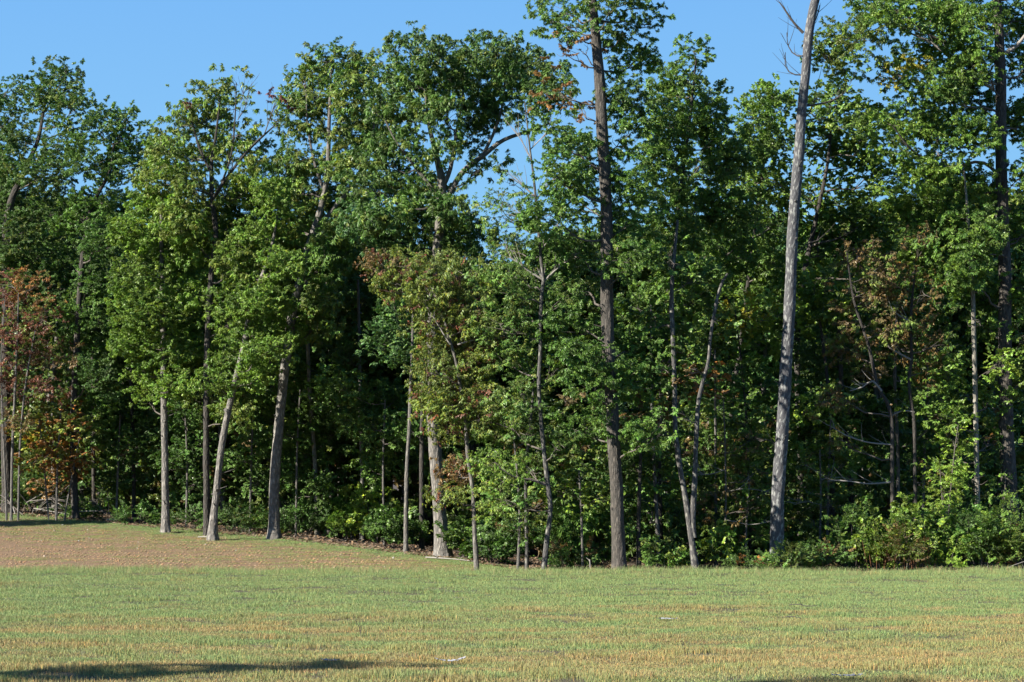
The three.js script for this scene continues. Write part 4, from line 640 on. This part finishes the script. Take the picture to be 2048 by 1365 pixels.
// small things on the ground
function rod(name, label, cat, pts, mat, o = {}) { // pts: [px, height above the ground in metres, distance, radius]
  const rnd = rng(hash(label)), w = pts.map(([px, h, d, r]) => { const x = (px - 1024) / F * d; return { p: V(x, groundH(x, -d) + h, -d), r }; });
  const b = w[0].p.clone(), g = new THREE.Group(); g.name = numbered(name); g.position.copy(b); tag(g, label, cat);
  const geos = [tube(w.map((q) => ({ p: q.p.clone().sub(b), r: q.r })), 7, .12, rnd, { rough: .12 })];
  const m = shadows(new THREE.Mesh(geos[0], mat)); m.name = 'stem'; g.add(m);
  for (let k = 0; k < (o.twigs ?? 0); k++) { const i = 1 + (rnd() * (w.length - 1) | 0), a = w[i - 1].p.clone().lerp(w[i].p, rnd()).sub(b), L = (o.len ?? .3) * (.6 + .7 * rnd()), dir = V(rnd() - .5, o.up ?? .5, (rnd() - .5) * .8).normalize(); const t = shadows(new THREE.Mesh(tube([{ p: a, r: w[i].r * .7 }, { p: a.clone().addScaledVector(dir, L * .5).add(V(0, .02, 0)), r: w[i].r * .5 }, { p: a.clone().addScaledVector(dir, L), r: .0025 }], 5, .1, rnd), mat)); t.name = 'twig'; g.add(t); }
  scene.add(g); return g;
}
rod('dead_sapling', 'short pale forked dead stem left of the tall oak foot', 'stub', [[1180, -.05, 57.6, .022], [1180, .3, 57.6, .018], [1179, .55, 57.6, .014]], BARK.dead, { twigs: 2, len: .22 });
rod('fallen_branch', 'thin fallen branch slanting out of the bushes at far right', 'branch', [[1972, .02, 58, .012], [2010, .24, 58.1, .011], [2062, .52, 58.3, .007]], BARK.dead, { twigs: 2, len: .25 });
rod('fallen_log', 'short pale log lying at the wood edge by the brush heap', 'log', [[216, .06, 76.6, .06], [226, .08, 76.5, .07], [238, .07, 76.4, .055]], BARK.pale);
rod('fallen_branch', 'dead branch lying at the foot of the big grey-footed oak', 'branch', [[852, .05, 65.2, .02], [880, .05, 64.9, .025], [920, .05, 64.6, .015], [950, .06, 64.2, .008]], BARK.dead, { twigs: 3, len: .3, up: .2 });
rod('fallen_branch', 'grey branch by the foot of the paired trunks', 'branch', [[398, .05, 70.6, .015], [412, .07, 70.4, .02], [432, .05, 70.2, .012]], BARK.dead, { twigs: 2, len: .25, up: .2 });
rod('twig', 'thin dark twig lying on the straw-coloured grass at right', 'twig', [[1575, .05, 35.3, .006], [1592, .08, 35.2, .008], [1612, .06, 35.1, .007], [1630, .09, 35, .004]], BARK.deadDark, { twigs: 2, len: .14, up: .3 });
rod('twig', 'small dark twig with side shoots on the grass right of centre', 'twig', [[1562, .05, 32.8, .005], [1580, .07, 32.7, .007], [1600, .05, 32.6, .004]], BARK.deadDark, { twigs: 2, len: .12, up: .3 });
rod('weed', 'dark wiry weed standing in the grass left of centre', 'weed', [[724, -.02, 28.2, .005], [722, .12, 28.2, .004], [712, .24, 28.2, .002]], BARK.deadDark, { twigs: 7, len: .2, up: .9 });
rod('dead_grass_stalk', 'curved dark dead stalk at the bottom of the view left of centre', 'stalk', [[498, .03, 21.4, .004], [512, .07, 21.4, .004], [528, .05, 21.3, .003]], BARK.deadDark);
const webMat = new THREE.MeshPhysicalMaterial({ color: lin(.25, .265, .3), roughness: .9, transmission: .4, thickness: 0, side: THREE.DoubleSide });
for (const [px, d, w, dep, label] of [[900, 23.5, .34, .16, 'crescent-shaped pale grey spider web sheet on the grass near the bottom'], [664, 23.1, .2, .12, 'small bluish web sheet on the shaded grass at bottom left of centre'], [1336, 31.7, .3, .2, 'small grey web sheet on the straw-coloured grass right of centre'], [1690, 20.9, .3, .1, 'faint grey web sheet on the shaded grass at bottom right']]) {
  const rnd = rng(hash(label)), x0 = (px - 1024) / F * d, b = V(x0, groundH(x0, -d), -d), pos = [], idx = [], nx = 16, nz = 5;
  for (let j = 0; j <= nz; j++) for (let i = 0; i <= nx; i++) { const u = i / nx * 2 - 1, v = j / nz * 2 - 1, x = u * w / 2, z = v * dep / 2 * (1 - .5 * u * u) - .03 * u * u, y = .045 + (w > .32 ? .035 : .008) * u * u + .01 * v * v + .01 * (rnd() - .5); pos.push(x, y, z); }
  for (let j = 0; j < nz; j++) for (let i = 0; i < nx; i++) { if (rnd() < .45) continue; const a = j * (nx + 1) + i; idx.push(a, a + 1, a + nx + 1, a + 1, a + nx + 2, a + nx + 1); }
  const g = new THREE.BufferGeometry(); g.setAttribute('position', new THREE.Float32BufferAttribute(pos, 3)); g.setIndex(idx); g.computeVertexNormals();
  const m = shadows(new THREE.Mesh(g, webMat)); m.name = numbered('spider_web'); m.position.copy(b); scene.add(tag(m, label, 'spider web'));
}

// ------------------------------------------------------------------ the wood behind, which reads as one dark mass
{
  const r = rng(404), sets = [0, 1].map((i) => ({ geo: SPRAY[i ? 'maple' : 'oak'][2], m: [], c: [] })), trunks = [];
  const topRow = table([[-200, 330], [250, 400], [300, 420], [560, 430], [700, 430], [920, 520], [1000, 520], [1300, 430], [1600, 420], [1800, 420], [2300, 330]]);
  for (let k = 0; k < 210; k++) {
    const px = -180 + r() * 2420, d0 = Math.max(76, edgeD((px - 1024) / F * 70) + 6), d = d0 + Math.pow(r(), 1.3) * 42, x = (px - 1024) / F * d, z = -d, gy = groundH(x, z);
    const top = at(px, topRow(px) + r() * 110, d).y, low = gy + .6 + r() * 2.5, s = 1.4 + .35 * r(), R0 = 1.3 + .9 * r();
    trunks.push(tube([{ p: V(x, gy - .1, z), r: .1 + .1 * r() }, { p: V(x + (r() - .5) * .5, (gy + top) / 2, z), r: .09 }, { p: V(x + (r() - .5), top - .5, z), r: .03 }], 7, .8, r));
    const n = Math.round((top - low) * R0 * 15);
    const base = [LEAF.dark, LEAF.oak, LEAF.blue, LEAF.olive][r() * 4 | 0], set = sets[r() * 2 | 0], tone = .75 + .3 * r();
    for (let i = 0; i < n; i++) {
      const t = Math.sqrt(r()) , y = lerp(low, top, t), R = R0 * (.55 + .6 * Math.sin(Math.PI * clamp(t * .95 + .03))), a = r() * 6.283, q = R * Math.sqrt(.15 + .85 * r()), p = V(x + Math.cos(a) * q, y, z + Math.sin(a) * q);
      if (n3(p.x * .8, p.y * .9, p.z * .8) < -.28) continue;
      set.m.push(sprayMatrix(p, V(Math.cos(a), .2, Math.sin(a)), r, s * (.8 + .4 * r()))); set.c.push(tint(base, r, tone));
    }
  }
  // saplings and brush filling the shade under the crowns
  for (let k = 0; k < 17000; k++) { const px = -150 + r() * 2350, d0 = edgeD((px - 1024) / F * 66) + 3, d = d0 + 1 + r() * 22, x = (px - 1024) / F * d, z = -d, y = groundH(x, z) + .1 + Math.pow(r(), 1.3) * 5; if (n3(x * .9, y * .8, z * .9) < -.1) continue; const set = sets[r() * 2 | 0]; set.m.push(sprayMatrix(V(x, y, z), V(r() - .5, .1, r() - .5), r, 1 + .5 * r())); set.c.push(tint([LEAF.dark, LEAF.oak, LEAF.olive, LEAF.rust][Math.min(3, r() * 3.3 | 0)], r, .9)); }
  sets.forEach((q) => { const m = new THREE.InstancedMesh(q.geo, leafMat, q.m.length); m.name = numbered('background_foliage'); q.m.forEach((t, i) => { m.setMatrixAt(i, t); m.setColorAt(i, q.c[i]); }); scene.add(tag(shadows(m), 'dark massed leaves of the wood behind the front trees', 'woods', null, 'stuff')); });
  const tm = shadows(new THREE.Mesh(mergeGeometries(trunks), BARK.grey)); tm.name = 'background_trunks'; scene.add(tag(tm, 'massed dim trunks deep in the wood', 'woods', null, 'stuff'));
}

// ------------------------------------------------------------------ trees outside the frame at left, whose shade falls across the near grass
for (const [x, z, h, R, low, n, label] of [[-20.5, -12.9, 14, .36, .74, 105, 'narrow tree outside the view at left shading the near grass'], [-17, -9.5, 15, .6, .6, 210, 'second narrow tree outside the view at left, nearest the camera'], [-26.5, -69.2, 9.5, .5, .4, 700, 'small tree outside the view at left shading the bare slope']]) {
  const rnd = rng(hash(label)), g = new THREE.Group(); g.name = numbered('field_tree'); g.position.set(x, groundH(x, z), z); tag(g, label, 'tree');
  const t = shadows(new THREE.Mesh(tube([{ p: V(0, -.1, 0), r: .09 }, { p: V(.1, h * .5, 0), r: .05 }, { p: V(0, h - .3, 0), r: .03 }], 10, .5, rnd, { flare: .4 }), BARK.brown)); t.name = 'trunk'; g.add(t);
  const m = [], c = []; for (let k = 0; k < n; k++) { const y = h * (low + (1 - low) * rnd()), q = R * Math.sqrt(rnd()) * (1.5 - y / h * .8), a = rnd() * 6.283; m.push(sprayMatrix(V(Math.cos(a) * q, y, Math.sin(a) * q), V(Math.cos(a), .2, Math.sin(a)), rnd, 1)); c.push(tint(LEAF.oak, rnd)); }
  instanced('crown', SPRAY.oak[0], leafMat, m, c, g); scene.add(g);
}

renderer.render(scene, camera);
